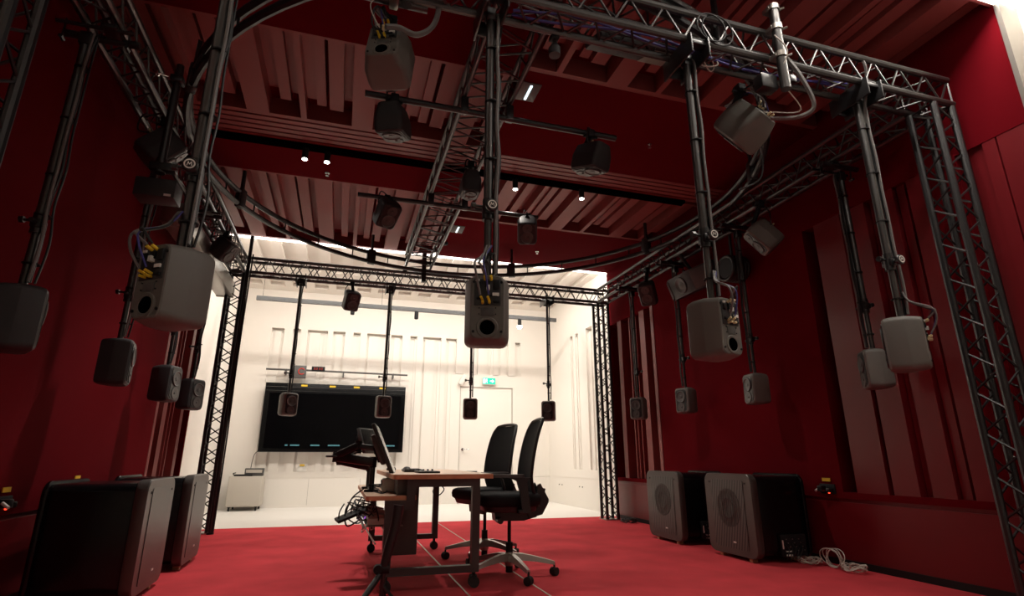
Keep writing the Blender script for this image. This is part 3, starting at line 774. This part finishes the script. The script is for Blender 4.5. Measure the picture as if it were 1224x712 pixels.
# big display
ds = thing('wall_display', 'very large black screen on the white far wall with yellow tags on its top edge', 'screen', (-.125, 11.10, 0))
MB().b2(-1.285, 1.285, 0, .08, .965, 2.215, bev=.006).build('bezel', 'bezel', ds)
MB().b2(-1.20, 1.20, -.004, 0, 1.03, 2.03).build('panel', 'screen', ds)
b = MB(); b.b2(-1.28, 1.28, -.008, 0, 2.14, 2.145); b.b2(-1.28, 1.28, -.008, 0, 2.07, 2.073); b.b2(-1.28, 1.28, -.004, .0, .965, .972); b.build('trim_line', 'panelgrey', ds)
b = MB()
for x in (-.61, -.10, .345, .83): b.box((x, -.004, 2.175), (.11, .006, .032))
b.build('tag', 'yellow', ds)
b = MB()
for x0, x1 in ((-.84, -.79), (-.75, -.59), (-.40, -.24), (-.09, .12), (.82, 1.13)): b.b2(x0, x1, -.006, -.003, 1.075, 1.10)
b.build('lit_mark', 'cyan', ds)
MB().b2(-1.05, 1.05, .08, .2, 1.2, 2.0).build('wall_mount', 'black', ds)
# bar above the display
ba = thing('mounting_bar', 'grey horizontal bar above the big screen on two short brackets', 'bar', (0, 11.12, 2.465))
b = MB(); b.cyl((-.88 + .15, 0, .005), (1.18, 0, -.01), .018, 10); b.cyl((-1.44, 0, .0), (-.98, 0, .0), .018, 10); b.build('tube', 'panelgrey', ba)
b = MB()
for x in (-1.1, -.05, .9): b.b2(x - .012, x + .012, -.01, .18, -.08, .01)
b.build('bracket', 'panelgrey', ba)
rd = thing('wall_indicator', 'small square grey unit showing a dim red round mark above the screen left side', 'indicator', (-.86, 11.10, 2.43))
MB().box((0, 0, 0), (.26, .05, .24), bev=.006).build('case', 'panelgrey', rd)
b = MB(TX(.05, -.028, .01) @ RX(PI / 2)); b.ring((0, 0, 0), .055, .010, 20, 6, .5, 5.6); b.build('lit_ring', 'redglyph', rd)
rd = thing('led_clock', 'small black display with dim red digits on the bar above the screen', 'clock', (-.515, 11.09, 2.50))
MB().box((0, 0, 0), (.24, .05, .085), bev=.005).build('case', 'black', rd)
b = MB()
for x in (-.07, -.03, .02, .06):
    b.box((x, -.027, .017), (.02, .003, .005)); b.box((x, -.027, -.017), (.02, .003, .005)); b.box((x + .011, -.027, 0), (.005, .003, .034)); b.box((x, -.027, 0), (.018, .003, .004))
b.build('digits', 'redglyph', rd)
# exit sign
ex = thing('exit_sign', 'green exit sign with running figure and arrow above the white door', 'sign', (2.90, 11.24, 2.42))
MB().box((0, 0, 0), (.29, .03, .145), bev=.004).build('box', 'offwhite', ex)
MB().box((0, -.016, 0), (.275, .004, .13)).build('face', 'exitg', ex)
b = MB(TX(0, -.019, 0) @ RX(PI / 2))
b.prism([(-.125, -.05), (-.085, -.05), (-.085, .05), (-.125, .05)], 0, .002)
b.lathe([(.010, 0), (.010, .002)], TX(-.052, .038, 0), 12)
for p, q in (((-.055, .026), (-.060, -.004)), ((-.060, -.004), (-.042, -.018)), ((-.042, -.018), (-.048, -.042)), ((-.060, -.004), (-.072, -.024)), ((-.072, -.024), (-.09, -.026)), ((-.055, .022), (-.038, .008)), ((-.055, .022), (-.072, .010))):
    b.cyl((p[0], p[1], .001), (q[0], q[1], .001), .005, 6)
b.prism([(.02, -.011), (.065, -.011), (.065, -.035), (.115, 0), (.065, .035), (.065, .011), (.02, .011)], 0, .002)
b.build('pictogram', 'exitw', ex)
sd = thing('door_sensor', 'white tilted wall unit at the top left corner of the white door', 'sensor', (2.33, 11.23, 2.42), (0, .5, 0))
MB().box((0, 0, 0), (.10, .09, .22), bev=.02).build('case', 'offwhite', sd)
# rolling cabinet
cb_ = thing('rolling_cabinet', 'warm grey rolling cabinet by the left white wall', 'cabinet', (-1.50, 10.78, 0))
MB().b2(-.26, .26, -.02, .48, .07, .56, bev=.006).build('body', 'cabinet', cb_)
MB().b2(-.25, .25, -.027, -.02, .09, .55, bev=.002).build('door', 'cabinet', cb_)
for x in (-.21, .21):
    for y in (.03, .44): MB().cyl((x - .012, y, .032), (x + .012, y, .032), .032, 14).build('caster', 'rubber', cb_)
b = MB()
for x in (-.21, .21):
    for y in (.03, .44): b.box((x, y, .065), (.05, .05, .012))
b.build('caster_plate', 'black', cb_)
mc = thing('desk_controller', 'grey control box with a thin gooseneck standing on the rolling cabinet', 'controller', (-1.42, 11.0, .56))
MB().box((0.02, 0, .065), (.30, .16, .13), bev=.01).build('case', 'panelgrey', mc); MB().tube([(-.05, 0, .12), (-.04, 0, .25), (-.02, 0, .36), (.03, -.02, .42)], .006, 6).build('gooseneck', 'black', mc)
MB().box((.02, -.082, .08), (.26, .004, .05)).build('display', 'cabinet', mc)
kb = thing('handheld_remote', 'black elongated device lying at the front of the rolling cabinet', 'device', (-1.55, 10.86, .575), (0, 0, -.1))
MB().box((0, 0, .002), (.30, .08, .03), bev=.01).build('case', 'black', kb); MB().tube([(-.15, 0, .0), (-.18, .03, .03), (-.14, .05, .04)], .008, 6).build('lead', 'black', kb)
# sockets with yellow tags
def socket(loc, rz, label, dev=True):
    t = thing('wall_socket', label, 'socket', loc, (0, 0, rz), 'wall sockets with yellow tags')
    MB().box((0, -.006, 0), (.16, .012, .08), bev=.003).build('plate', 'black' if dev else 'offwhite', t)
    MB().box((0, -.008, .075), (.085, .006, .028)).build('tag', 'yellow', t)
    if dev:
        b = MB(); b.box((-.035, -.035, 0), (.05, .06, .05), bev=.008); b.box((.04, -.03, -.01), (.04, .05, .035), bev=.008); b.build('plug', 'plastic', t)
        b = MB(); b.cyl((-.06, -.03, .005), (-.075, -.07, -.02), .010, 8); b.build('plug_tip', 'offwhite', t)
        b = MB(); b.cyl((.02, -.012, -.032), (.02, -.022, -.032), .006, 8); b.build('indicator', 'redled', t)
socket((XL, 4.12, .60), PI / 2, 'wall socket with yellow tag and red light on the left red wall')
socket((XL, 5.05, .64), PI / 2, 'wall socket with yellow tag showing behind the left subwoofers')
socket((XR, 4.02, .60), -PI / 2, 'wall socket with yellow tag and red light on the right red wall')
socket((-.64, YF, .66), 0, 'white wall socket with yellow tag under the big screen', dev=False)

# ------------------------------------------------------------------ subwoofers (front faces local +X)
def sub(loc, rz, label, grille, cone):
    t = thing('subwoofer', label, 'subwoofer', loc, (0, 0, rz), 'subwoofers on the carpet')
    W, H, D = .335, .345, .56; Zc = .03 + H
    def plate(x0, x1, w, h, r, name, m):
        mb = MB(); L = lambda x, s: [(x, py, Zc + pz) for py, pz in rrect(w * s, h * s, r, 7)]
        mb.loft([L(x0, .985), L(x0 + .008, 1), L(x1 - .008, 1), L(x1, .985)]); return mb.build(name, m, t)
    plate(-.07, 0, W, H, .075, 'front_frame', 'subframe')
    plate(-D + .03, -.07, W - .02, H - .02, .065, 'body', 'gloss_black')
    plate(-D, -D + .03, W, H, .075, 'rear_frame', 'gloss_black')
    mb = MB(); mb.prism(rrect(W * .68, H * .84, .02), .0, .004, TX(0, 0, Zc) @ RY(PI / 2) @ RZ(PI / 2)); g = mb.build('grille', grille, t)
    if cone:
        mb = MB(TX(.004, 0, Zc + .05) @ RY(PI / 2)); mb.lathe([(.165, 0), (.165, .002), (.155, .003), (.145, .001), (.09, .001), (.085, .003), (.08, .001), (0, .0015)], seg=36); mb.build('driver', 'subgrille', t)
        mb = MB()
        for k in range(-5, 6):
            hh = math.sqrt(max(0, .165 ** 2 - (k * .028) ** 2)); mb.b2(.004, .008, k * .028 - .003, k * .028 + .003, Zc + .05 - hh, Zc + .05 + hh)
        mb.build('grille_bar', 'subframe', t)
    MB().box((.007, .05, Zc - .235), (.004, .035, .012)).build('badge', 'offwhite', t)
    mb = MB()
    for y in (-.255, .255):
        mb.cyl((0, y, Zc + .265), (.004, y, Zc + .265), .008, 10)
    mb.build('screw', 'black', t)
    mb = MB()
    for y in (-.2, .2):
        for x in (-.05, -D + .08): mb.box((x, y, .016), (.05, .045, .032))
    mb.build('foot', 'block', t)
    if cone:     # amplifier terminals on the side toward the camera (local +Y is world -Y)
        a = MB(); a.box((-.36, W - .005, .14), (.26, .03, .17), bev=.004); ap = a.build('amplifier_panel', 'black', t)
        a = MB()
        for k in range(14): a.box((-.46 + .016 * k, W + .012, .10 + .03 * (k % 4)), (.007, .01, .008))
        a.build('terminal', 'steel', ap)
        a = MB(); a.box((-.30, W + .012, .065), (.06, .008, .012)); a.box((-.30, W + .012, .095), (.06, .008, .008)); a.box((-.245, W + .012, .15), (.008, .01, .07)); a.build('marking', 'offwhite', ap)
        a = MB()
        for k in range(5): a.tube([(-.27 - .035 * k, W + .01, .15), (-.27 - .035 * k, W + .05, .12), (-.24 - .03 * k, W + .05, .04)], .004, 5)
        a.build('lead', 'cable', ap)
    return t
sub((3.43, 4.52, 0), PI - .02, 'right subwoofer nearer the camera, bronze-grey slotted front', 'grille', True)
sub((3.43, 5.62, 0), PI - .02, 'right subwoofer farther back, round driver behind its slotted front', 'grille', True)
sub((-1.14, 4.50, 0), 0.02, 'left subwoofer nearer the camera, large black body and grey front frame', 'grille_fine', False)
sub((-1.13, 5.60, 0), 0.02, 'left subwoofer farther back, grey front frame beside the lattice tower', 'grille_fine', False)

# cable coils on the floor
def coil(cx, cy, R, n, r, m, label, tail=None):
    pts = []
    for i in range(n * 10):
        a = i * 2 * PI / 10; rr = R * (.75 + .3 * rnd.random())
        pts.append((cx + rr * math.cos(a) * 1.0, cy + rr * 1.4 * math.sin(a), r + .004 + .05 * rnd.random()))
    if tail: pts += tail
    return lead(pts, r, m, label, name='cable_coil')
coil(3.92, 3.72, .075, 6, .0045, 'wcable', 'pale cable coil lying flat by the right wall')
b = MB()
for k in range(5):
    pts = [(3.93 + .03 * math.sin(a * 1.0 + k), 3.90 + .09 * math.cos(a) + .01 * k, .075 + .068 * math.sin(a)) for a in [2 * PI * i / 12 for i in range(13)]]
    b.tube(pts, .0042, 5)
tag(b.build('cable_coil', 'wcable'), 'pale cable coil standing upright by the right wall', 'cable')
coil(3.88, 4.12, .08, 5, .0045, 'wcable', 'pale cable coil nearest the right subwoofer terminals')
coil(3.92, 7.35, .10, 6, .006, 'cable', 'black cable heap at the foot of the far right tower')

# ------------------------------------------------------------------ desk
dk = thing('control_desk', 'two-level beech-topped desk with dark steel frame on casters in the middle of the carpet', 'desk', (0, 0, 0))
T1 = .745; T2 = .605
def slab(x0, x1, y0, y1, z0, z1, r=.03):
    T = TX((x0 + x1) / 2, (y0 + y1) / 2, 0); return MB().prism(rrect((x1 - x0) / 2, (y1 - y0) / 2, r), z0, z1, T)
u = slab(.37, 1.085, 4.02, 5.88, T1 - .032, T1 - .002); u.build('worktop', 'wood', dk)
slab(.371, 1.084, 4.021, 5.879, T1 - .002, T1).build('worktop_surface', 'woodtop', dk)
l = slab(.20, .54, 4.06, 5.84, T2 - .03, T2 - .002); l.build('lower_shelf', 'wood', dk)
slab(.201, .539, 4.061, 5.839, T2 - .002, T2).build('shelf_surface', 'woodtop', dk)
def frame(y):
    f = MB(); a = .055
    f.b2(.33, .385, y, y + a, .145, T2 - .09); f.b2(.935, .99, y, y + a, .145, T1 - .085)
    f.b2(.33, .99, y, y + a, .10, .145); f.b2(.47, .99, y, y + a, T1 - .085, T1 - .032)
    f.b2(.33, .53, y, y + a, T2 - .09, T2 - .03); f.b2(.47, .53, y, y + a, T2 - .03, T1 - .085)
    return f.build('side_frame', 'desk', dk)
frame(4.05); frame(5.78)
b = MB(); b.b2(.94, .975, 4.106, 5.8, T1 - .08, T1 - .035); b.b2(.49, .52, 4.106, 5.78, T2 - .08, T2 - .035)
b.build('cross_rail', 'desk', dk)
def caster(x, y, s=.03):
    c = MB(); c.cyl((x, y - .024, .037), (x, y - .006, .037), .037, 18); c.cyl((x, y + .006, .037), (x, y + .024, .037), .037, 18); c.cyl((x, y - .008, .037), (x, y + .008, .037), .015, 10)
    o = c.build('caster', 'rubber', dk)
    c = MB(); c.box((x, y, .062), (.034, .05, .03), bev=.008); c.cyl((x, y + .0, .07), (x, y, .105), .012, 10); c.build('caster_fork', 'black', o)
for x in (.36, .96):
    for y in (4.08, 5.81): caster(x, y)
MB().b2(.34, .375, 4.106, 5.78, .36, .375).build('equipment_shelf', 'steel', dk)
b = MB(); b.b2(.22, .47, 4.2, 5.5, .395, .40); b.cyl((.20, 4.15, .40), (.20, 5.6, .40), .009, 8); b.cyl((.28, 4.1, .30), (.24, 5.7, .30), .006, 8)
b.build('wire_tray', 'steel', dk)
# computer tower under desk
pc = thing('computer_tower', 'dark grey computer case hung under the desk between its frames', 'computer', (.50, 4.72, 0))
MB().b2(-.10, .11, -.25, .25, .165, .575, bev=.006).build('case', 'panelgrey', pc)
b = MB(); b.b2(-.11, .12, -.18, -.15, .16, .58); b.b2(-.11, .12, .15, .18, .16, .58); b.b2(-.0, .12, -.18, -.15, .58, .71); b.b2(0, .12, .15, .18, .58, .71); b.build('strap', 'desk', pc)
# rack devices with leds on wire tray
for k, (y, dx, lb) in enumerate(((4.35, .0, 'silver audio interface under the desk with a violet light'), (4.75, .02, 'silver audio device in the desk tray, middle one'), (5.2, .0, 'pale switch box in the desk tray, far one'))):
    t = thing('audio_device', lb, 'audio device', (.30 + dx, y, .402), (0, 0, .1 * k))
    MB().box((0, 0, .025), (.15, .28, .045), bev=.004).build('case', 'cabinet', t)
    b = MB()
    for q in range(5): b.box((-.077, -.1 + .05 * q, .025), (.006, .02, .02))
    b.build('socket', 'black', t)
    MB().box((-.079, .12, .03), (.006, .012, .012)).build('indicator', ('violetled', 'blueled', 'blueled')[k], t)
# white router on lower shelf
t = thing('white_box', 'off-white rounded box with a dark mark on the lower shelf behind the tilted monitor', 'box', (.40, 4.58, T2))
MB().box((0, 0, .05), (.13, .20, .10), bev=.02).build('case', 'cabinet', t)
b = MB(); b.tube([(-.07, -.04, .08), (-.068, 0, .05), (-.068, .04, .085)], .004, 5); b.build('mark', 'black', t)
t = thing('rear_box', 'dark grey equipment box between the two desk levels', 'box', (.46, 4.25, T2)); MB().box((.0, 0, .052), (.10, .24, .10), bev=.004).build('case', 'panelgrey', t)
# keyboard, mice
t = thing('keyboard', 'thin black keyboard on the desk top edge', 'keyboard', (.60, 4.90, T1), (0, 0, -.05))
MB().box((0, 0, .010), (.15, .44, .018), bev=.004).build('body', 'plastic', t)
b = MB()
for i in range(5):
    for j in range(14): b.box((-.055 + .027 * i, -.19 + .029 * j, .021), (.021, .023, .005))
b.build('key', 'black', t)
def mouse(x, y, rz, lb):
    t = thing('mouse', lb, 'mouse', (x, y, T1), (0, 0, rz)); loops = []
    for z, s in ((0, .95), (.010, 1), (.022, .92), (.032, .70), (.037, .35), (.038, .05)): loops.append([(.032 * s * math.cos(a) - .004 * z, .058 * s * math.sin(a), z) for a in [2 * PI * i / 20 for i in range(20)]])
    MB().loft(loops).build('shell', 'plastic', t); MB().cyl((0, .03, .028), (0, .03, .036), .006, 8).build('wheel', 'black', t)
mouse(.60, 5.28, .2, 'black mouse on the desk behind the keyboard'); mouse(.475, 5.45, .6, 'black trackball mouse on the desk beside the tilted monitor')
t = thing('control_surface', 'thin black control surface at the near part of the desk top', 'controller', (.66, 4.45, T1)); MB().box((0, 0, .008), (.16, .30, .014), bev=.004).build('body', 'plastic', t)
b = MB()
for i in range(4): b.cyl((-.05 + .035 * i, .08, .015), (-.05 + .035 * i, .08, .026), .008, 10)
b.build('knob', 'black', t)
# monitors on arms. panel leaning toward the user (+x), seen edge-on
def screen(loc, rot, w, label, tilt, h=.44):
    t = thing('computer_monitor', label, 'monitor', loc, rot)
    MB(RY(tilt)).box((0, 0, 0), (.030, w, h), bev=.006).build('shell', 'brown' if h > .3 else 'panelgrey', t)
    MB(RY(tilt)).box((.0155, 0, 0), (.002, w - .03, h - .03)).build('display', 'screen', t)
    MB(RY(tilt)).box((-.035, 0, .03), (.045, w * .55, h * .55), bev=.015).build('back_housing', 'panelgrey', t)
    MB(RY(tilt)).box((-.065, 0, .0), (.02, .12, .12), bev=.004).build('mount_plate', 'black', t)
    return t
screen((.345, 4.62, .905), (0, 0, -.12), .50, 'computer monitor seen edge-on, leaning back, nearer one', -.42)
screen((.235, 5.10, 1.0), (0, 0, -.55), .26, 'small grey-backed monitor behind the top of the edge-on one', -.35, .22)
def arm(base, pts, label):
    t = thing('monitor_arm', label, 'monitor arm', base)
    b = MB(); b.cyl((0, 0, 0), (0, 0, .25), .020, 12); b.build('post', 'black_metal', t)
    b = MB(); b.cyl((0, 0, .0), (0, 0, .016), .055, 18); b.build('base', 'black', t)
    for p, q, w in zip(pts, pts[1:], (.075, .065, .05)):
        b = MB(); P, Q = Vector(p), Vector(q); d = Q - P; qq = d.to_track_quat('X', 'Z')
        T = Matrix.Translation((P + Q) / 2) @ qq.to_matrix().to_4x4(); m_ = MB(T); m_.box((0, 0, 0), (d.length + .03, w, w * .9), bev=.012); m_.build('arm_link', 'black_metal', t)
    b = MB()
    for p in pts: b.cyl((p[0], p[1], p[2] - .04), (p[0], p[1], p[2] + .04), .028, 12)
    b.build('joint', 'black', t)
arm((.26, 4.62, T2), [(0, 0, .22), (-.28, .12, .26), (-.12, .02, .34), (.03, .0, .32)], 'black jointed monitor arm reaching out to the left of the desk, nearer one')
arm((.26, 5.10, T2), [(0, 0, .18), (-.25, .18, .23), (-.10, .14, .33), (-.04, .13, .34)], 'black jointed monitor arm on the lower shelf, farther one')
t = thing('shelf_gadget', 'flat black tablet arm end pointing left of the desk', 'bracket', (-.03, 4.72, .868), (0, 0, .1)); MB().box((0, 0, 0), (.14, .05, .016), bev=.006).build('plate', 'plastic', t)
# cable tangle at desk rear
def tangle(seed, cx, cy, cz, sx, sy, sz, n, r, m, lb):
    R = random.Random(seed)
    pts = [(cx + R.uniform(-sx, sx), cy + R.uniform(-sy, sy), cz + R.uniform(-sz, sz)) for _ in range(n)]
    return lead(pts, r, m, lb, name='cable_tangle')
tangle(1, .22, 4.4, .50, .10, .2, .07, 16, .005, 'cable', 'black cable tangle hanging behind the near end of the desk')
tangle(2, .20, 4.8, .46, .12, .3, .09, 18, .005, 'cable', 'black cable tangle below the desk lower shelf, middle')
tangle(3, .24, 5.2, .44, .08, .3, .08, 16, .004, 'cable', 'black cable tangle below the desk lower shelf, far end')
tangle(4, .24, 4.35, .40, .06, .16, .06, 12, .004, 'wcable', 'pale cable tangle among the black ones behind the desk')
tangle(5, .30, 4.55, T2 + .03, .08, .3, .025, 14, .004, 'cable', 'black cable tangle on the lower shelf among the arm bases')
lead([(.20, 4.6, T2 + .02), (.12, 4.55, T2 - .04), (.08, 4.5, .45), (.10, 4.45, .38), (.18, 4.45, .42)], .006, 'cable', 'single black cable looping down behind the lower shelf')
lead([(.72, 4.12, .68), (.66, 4.12, .63), (.70, 4.12, .60), (.74, 4.12, .64), (.70, 4.12, .68)], .004, 'cable', 'small black cable loop hanging under the desk top edge')
t = thing('hanging_hub', 'black flat hub hanging by its cables left of the desk', 'hub', (.12, 4.42, .46), (.1, -.35, .2)); MB().box((0, 0, 0), (.22, .12, .02), bev=.004).build('case', 'black', t)
b = MB()
for k in range(5): b.tube([(-.09 + .045 * k, 0, .01), (-.07 + .045 * k, .01, .05), (-.02 + .045 * k, .05, .08)], .005, 5)
b.build('lead', 'cable', t)
# tripod stand in front of the desk
tp = thing('tripod_stand', 'folded black tripod stand in front of the near desk leg', 'stand', (.30, 3.86, 0))
b = MB(); b.tube([(.10, .0, .56), (.085, .0, .44), (.05, 0, .30), (.03, 0, .20)], lambda t: .034 - .006 * t, 12); b.build('padded_column', 'plastic', tp)
b = MB(); b.cyl((.03, 0, .24), (.02, 0, .02), .020, 12, .014); b.build('lower_tube', 'black_metal', tp)
b = MB(); b.cyl((-.0, 0, .185), (.06, 0, .185), .030, 12); b.cyl((-.01, -.03, .185), (-.01, .02, .185), .028, 10); b.build('collar', 'black', tp)
for a in (3.6, 5.9, 1.2):
    b = MB(); d = Vector((math.cos(a), math.sin(a), 0))
    if a == 3.6: b.cyl(Vector((0.0, -.02, .15)), Vector((-.13, -.16, .012)), .019, 10, .017); b.cyl((-.13, -.16, .012), (-.15, -.185, .010), .012, 8)
    else: b.cyl(Vector((.02, 0, .10)), Vector((.02, 0, .010)) + d * .09, .010, 8)
    b.build('leg', 'black_metal', tp)

# ------------------------------------------------------------------ office chairs (face local -X)
def chair(loc, rz, label, a0):
    t = thing('office_chair', label, 'chair', loc, (0, 0, rz), 'black office chairs at the desk')
    # base
    b = MB(); b.lathe([(.0, .075), (.032, .075), (.038, .10), (.038, .15), (.030, .17), (0, .17)], seg=20)
    for k in range(5):
        a = 2 * PI * k / 5 + a0; d = Vector((math.cos(a), math.sin(a), 0)); n = Vector((-d.y, d.x, 0)); loops = []
        for r, z, w, hh in ((.02, .135, .030, .028), (.10, .135, .026, .024), (.20, .120, .022, .018), (.31, .097, .018, .014), (.348, .088, .014, .012)):
            c_ = d * r + Vector((0, 0, z)); loops.append([c_ + n * w + Vector((0, 0, -hh)), c_ + n * w * .7 + Vector((0, 0, hh)), c_ - n * w * .7 + Vector((0, 0, hh)), c_ - n * w + Vector((0, 0, -hh))])
        b.loft(loops)
    b.build('star_base', 'alu', t, ang=50)
    for k in range(5):
        a = 2 * PI * k / 5 + a0; x, y = .345 * math.cos(a), .345 * math.sin(a); n = Vector((-math.sin(a + .7), math.cos(a + .7), 0)); c0 = Vector((x, y, .030))
        c = MB(); c.cyl(c0 - n * .024, c0 - n * .004, .030, 16); c.cyl(c0 + n * .004, c0 + n * .024, .030, 16); c.cyl(c0 - n * .01, c0 + n * .01, .014, 10)
        c.cyl((x, y, .04), (x, y, .088), .008, 8); c.build('caster', 'rubber', t)
    c = MB(); c.cyl((0, 0, .03), (0, 0, .24), .027, 16); c.cyl((0, 0, .24), (0, 0, .42), .014, 12); c.build('gas_column', 'black', t)
    # mechanism
    c = MB(); c.prism([(-.12, .395), (.10, .395), (.20, .42), (.24, .49), (.245, .505), (.10, .47), (-.13, .465)], -.07, .07, Matrix(((1, 0, 0, 0), (0, 0, 1, 0), (0, 1, 0, 0), (0, 0, 0, 1))))
    c.build('mechanism', 'plastic', t)
    c = MB(); c.cyl((-.10, -.16, .405), (-.10, -.05, .405), .022, 12); c.build('lever', 'plastic', t)
    # seat cushion and pan
    c = MB()
    def seatloop(z, s, f): return [(px * s - .02, py * s, z + f * max(0, -(px + .12)) ) for px, py in rrect(.235, .235, .09, 6)]
    c.loft([seatloop(.505, .90, 0), seatloop(.52, .98, 0), seatloop(.555, 1.0, -.02), seatloop(.585, .97, -.05), seatloop(.597, .90, -.07), seatloop(.598, .5, 0)])
    c.build('seat', 'fabric', t, ang=60)
    c = MB(); c.loft([seatloop(.462, .70, 0), seatloop(.47, .84, 0), seatloop(.507, .90, 0)]); c.build('seat_pan', 'plastic', t, ang=50)
    # backrest: frame rim + mesh panel following a curve
    prof = [(.205, .50), (.178, .58), (.155, .66), (.148, .72), (.156, .80), (.170, .88), (.188, .96), (.208, 1.03), (.235, 1.10), (.262, 1.15)]
    hw = [.17, .19, .205, .21, .212, .21, .205, .198, .185, .155]
    loopsA = []; 
    c = MB(); loops = []
    for (x, z), w in zip(prof, hw):
        row = []
        N = 8
        for i in range(N + 1):
            v = -1 + 2 * i / N; row.append((x - .03 * (v * v) , w * v, z))
        for i in range(N, -1, -1):
            v = -1 + 2 * i / N; row.append((x - .03 * (v * v) + .012, w * v, z))
        loops.append(row)
    c.loft(loops); c.build('back_mesh', 'fabric', t, ang=60)
    c = MB()
    for s in (-1, 1): c.tube([(x - .022, s * w, z) for (x, z), w in zip(prof, hw)], .014, 8, sub=3)
    (x, z), w = prof[-1], hw[-1]; c.tube([(x - .022, -w, z), (x - .006, -w * .5, z + .012), (x, 0, z + .014), (x - .006, w * .5, z + .012), (x - .022, w, z)], .013, 8)
    (x, z), w = prof[0], hw[0]; c.tube([(x - .022, -w, z), (x, 0, z - .005), (x - .022, w, z)], .013, 8)
    c.build('back_frame', 'plastic', t)
    c = MB()
    TT = Matrix(((1, 0, 0, 0), (0, 0, 1, 0), (0, 1, 0, 0), (0, 0, 0, 1)))
    for s in (-1, 1):
        c.prism([(.14, .415), (.24, .44), (.290, .525), (.292, .55), (.228, .665), (.208, .655), (.198, .58), (.225, .53), (.20, .49), (.12, .465)], s * .085 - .014, s * .085 + .014, TT)
    c.box((.25, 0, .56), (.02, .17, .14), bev=.006, rot=(0, .2, 0))
    c.build('back_support', 'plastic', t)
    for s in (-1, 1):
        ar = MB(); y = s * .262
        ar.prism([(.045, .47), (.105, .465), (.088, .60), (.075, .685), (.11, .715), (-.06, .715), (.0, .69), (.022, .62)], y - .016, y + .016, TT)
        ar.box((.05, s * .20, .475), (.07, .14, .03), bev=.006); a_ = ar.build('armrest', 'plastic', t)
        ar = MB(); ar.prism(rrect(.125, .042, .03), .716, .738, TX(-.07, y, 0)); ar.build('arm_pad', 'armpad', a_)
    return t
chair((1.30, 4.36, 0), -.08, 'black office chair nearer the camera, seen side-on at the desk', -.12)
chair((1.30, 5.13, 0), .30, 'black office chair farther from the camera, its backrest turned toward us', .03)

# ------------------------------------------------------------------ lights
def area(name, loc, rot, sx, sy, e, col=(1, .93, .84), vis=True):
    L = bpy.data.lights.new(name, 'AREA'); L.shape = 'RECTANGLE'; L.size = sx; L.size_y = sy; L.energy = e; L.color = col
    o = bpy.data.objects.new(name, L); C.objects.link(o); o.location = loc; o.rotation_euler = rot; return o
# cove light at far edge of red ceiling, throwing into the white room
area('cove_far', (1.1, Y1 + .05, 3.98), (math.radians(62), 0, 0), 6.0, .08, 92)
area('far_ceiling', (1.1, 9.7, 4.03), (0, 0, 0), 4.6, .25, 76)
area('cove_near', (3.1, Y0 - .09, 3.92), (math.radians(35), 0, 0), 2.0, .06, 36)
area('near_ceiling', (2.4, .3, 4.04), (0, 0, 0), 2.6, .8, 14)
L = bpy.data.lights.new('rail_spot', 'SPOT'); L.energy = 60; L.spot_size = 2.2; L.spot_blend = .8; L.color = (1, .92, .82); L.shadow_soft_size = .05
o = bpy.data.objects.new('rail_spot', L); C.objects.link(o); o.location = (3.03, 9.5, 3.15); o.rotation_euler = (math.radians(15), 0, 0)

w = bpy.data.worlds.new('world'); bpy.context.scene.world = w; w.use_nodes = True
w.node_tree.nodes['Background'].inputs[0].default_value = (1, .9, .8, 1); w.node_tree.nodes['Background'].inputs[1].default_value = 0.0

# ------------------------------------------------------------------ camera
cam = bpy.data.cameras.new('camera'); co = bpy.data.objects.new('camera', cam); C.objects.link(co)
cam.sensor_width = 36; cam.sensor_fit = 'HORIZONTAL'; cam.lens = 655.0 / 1224 * 36; cam.clip_start = .02
co.location = (0, 0, .85)
pitch = math.atan(192 / 655.0); yaw = math.radians(16.87)
co.rotation_euler = (PI / 2 + pitch, 0, -yaw)
sc = bpy.context.scene; sc.camera = co
sc.view_settings.view_transform = 'Standard'; sc.view_settings.look = 'None'; sc.view_settings.exposure = 0.0; sc.view_settings.gamma = 1; sc.view_settings.use_curve_mapping = False
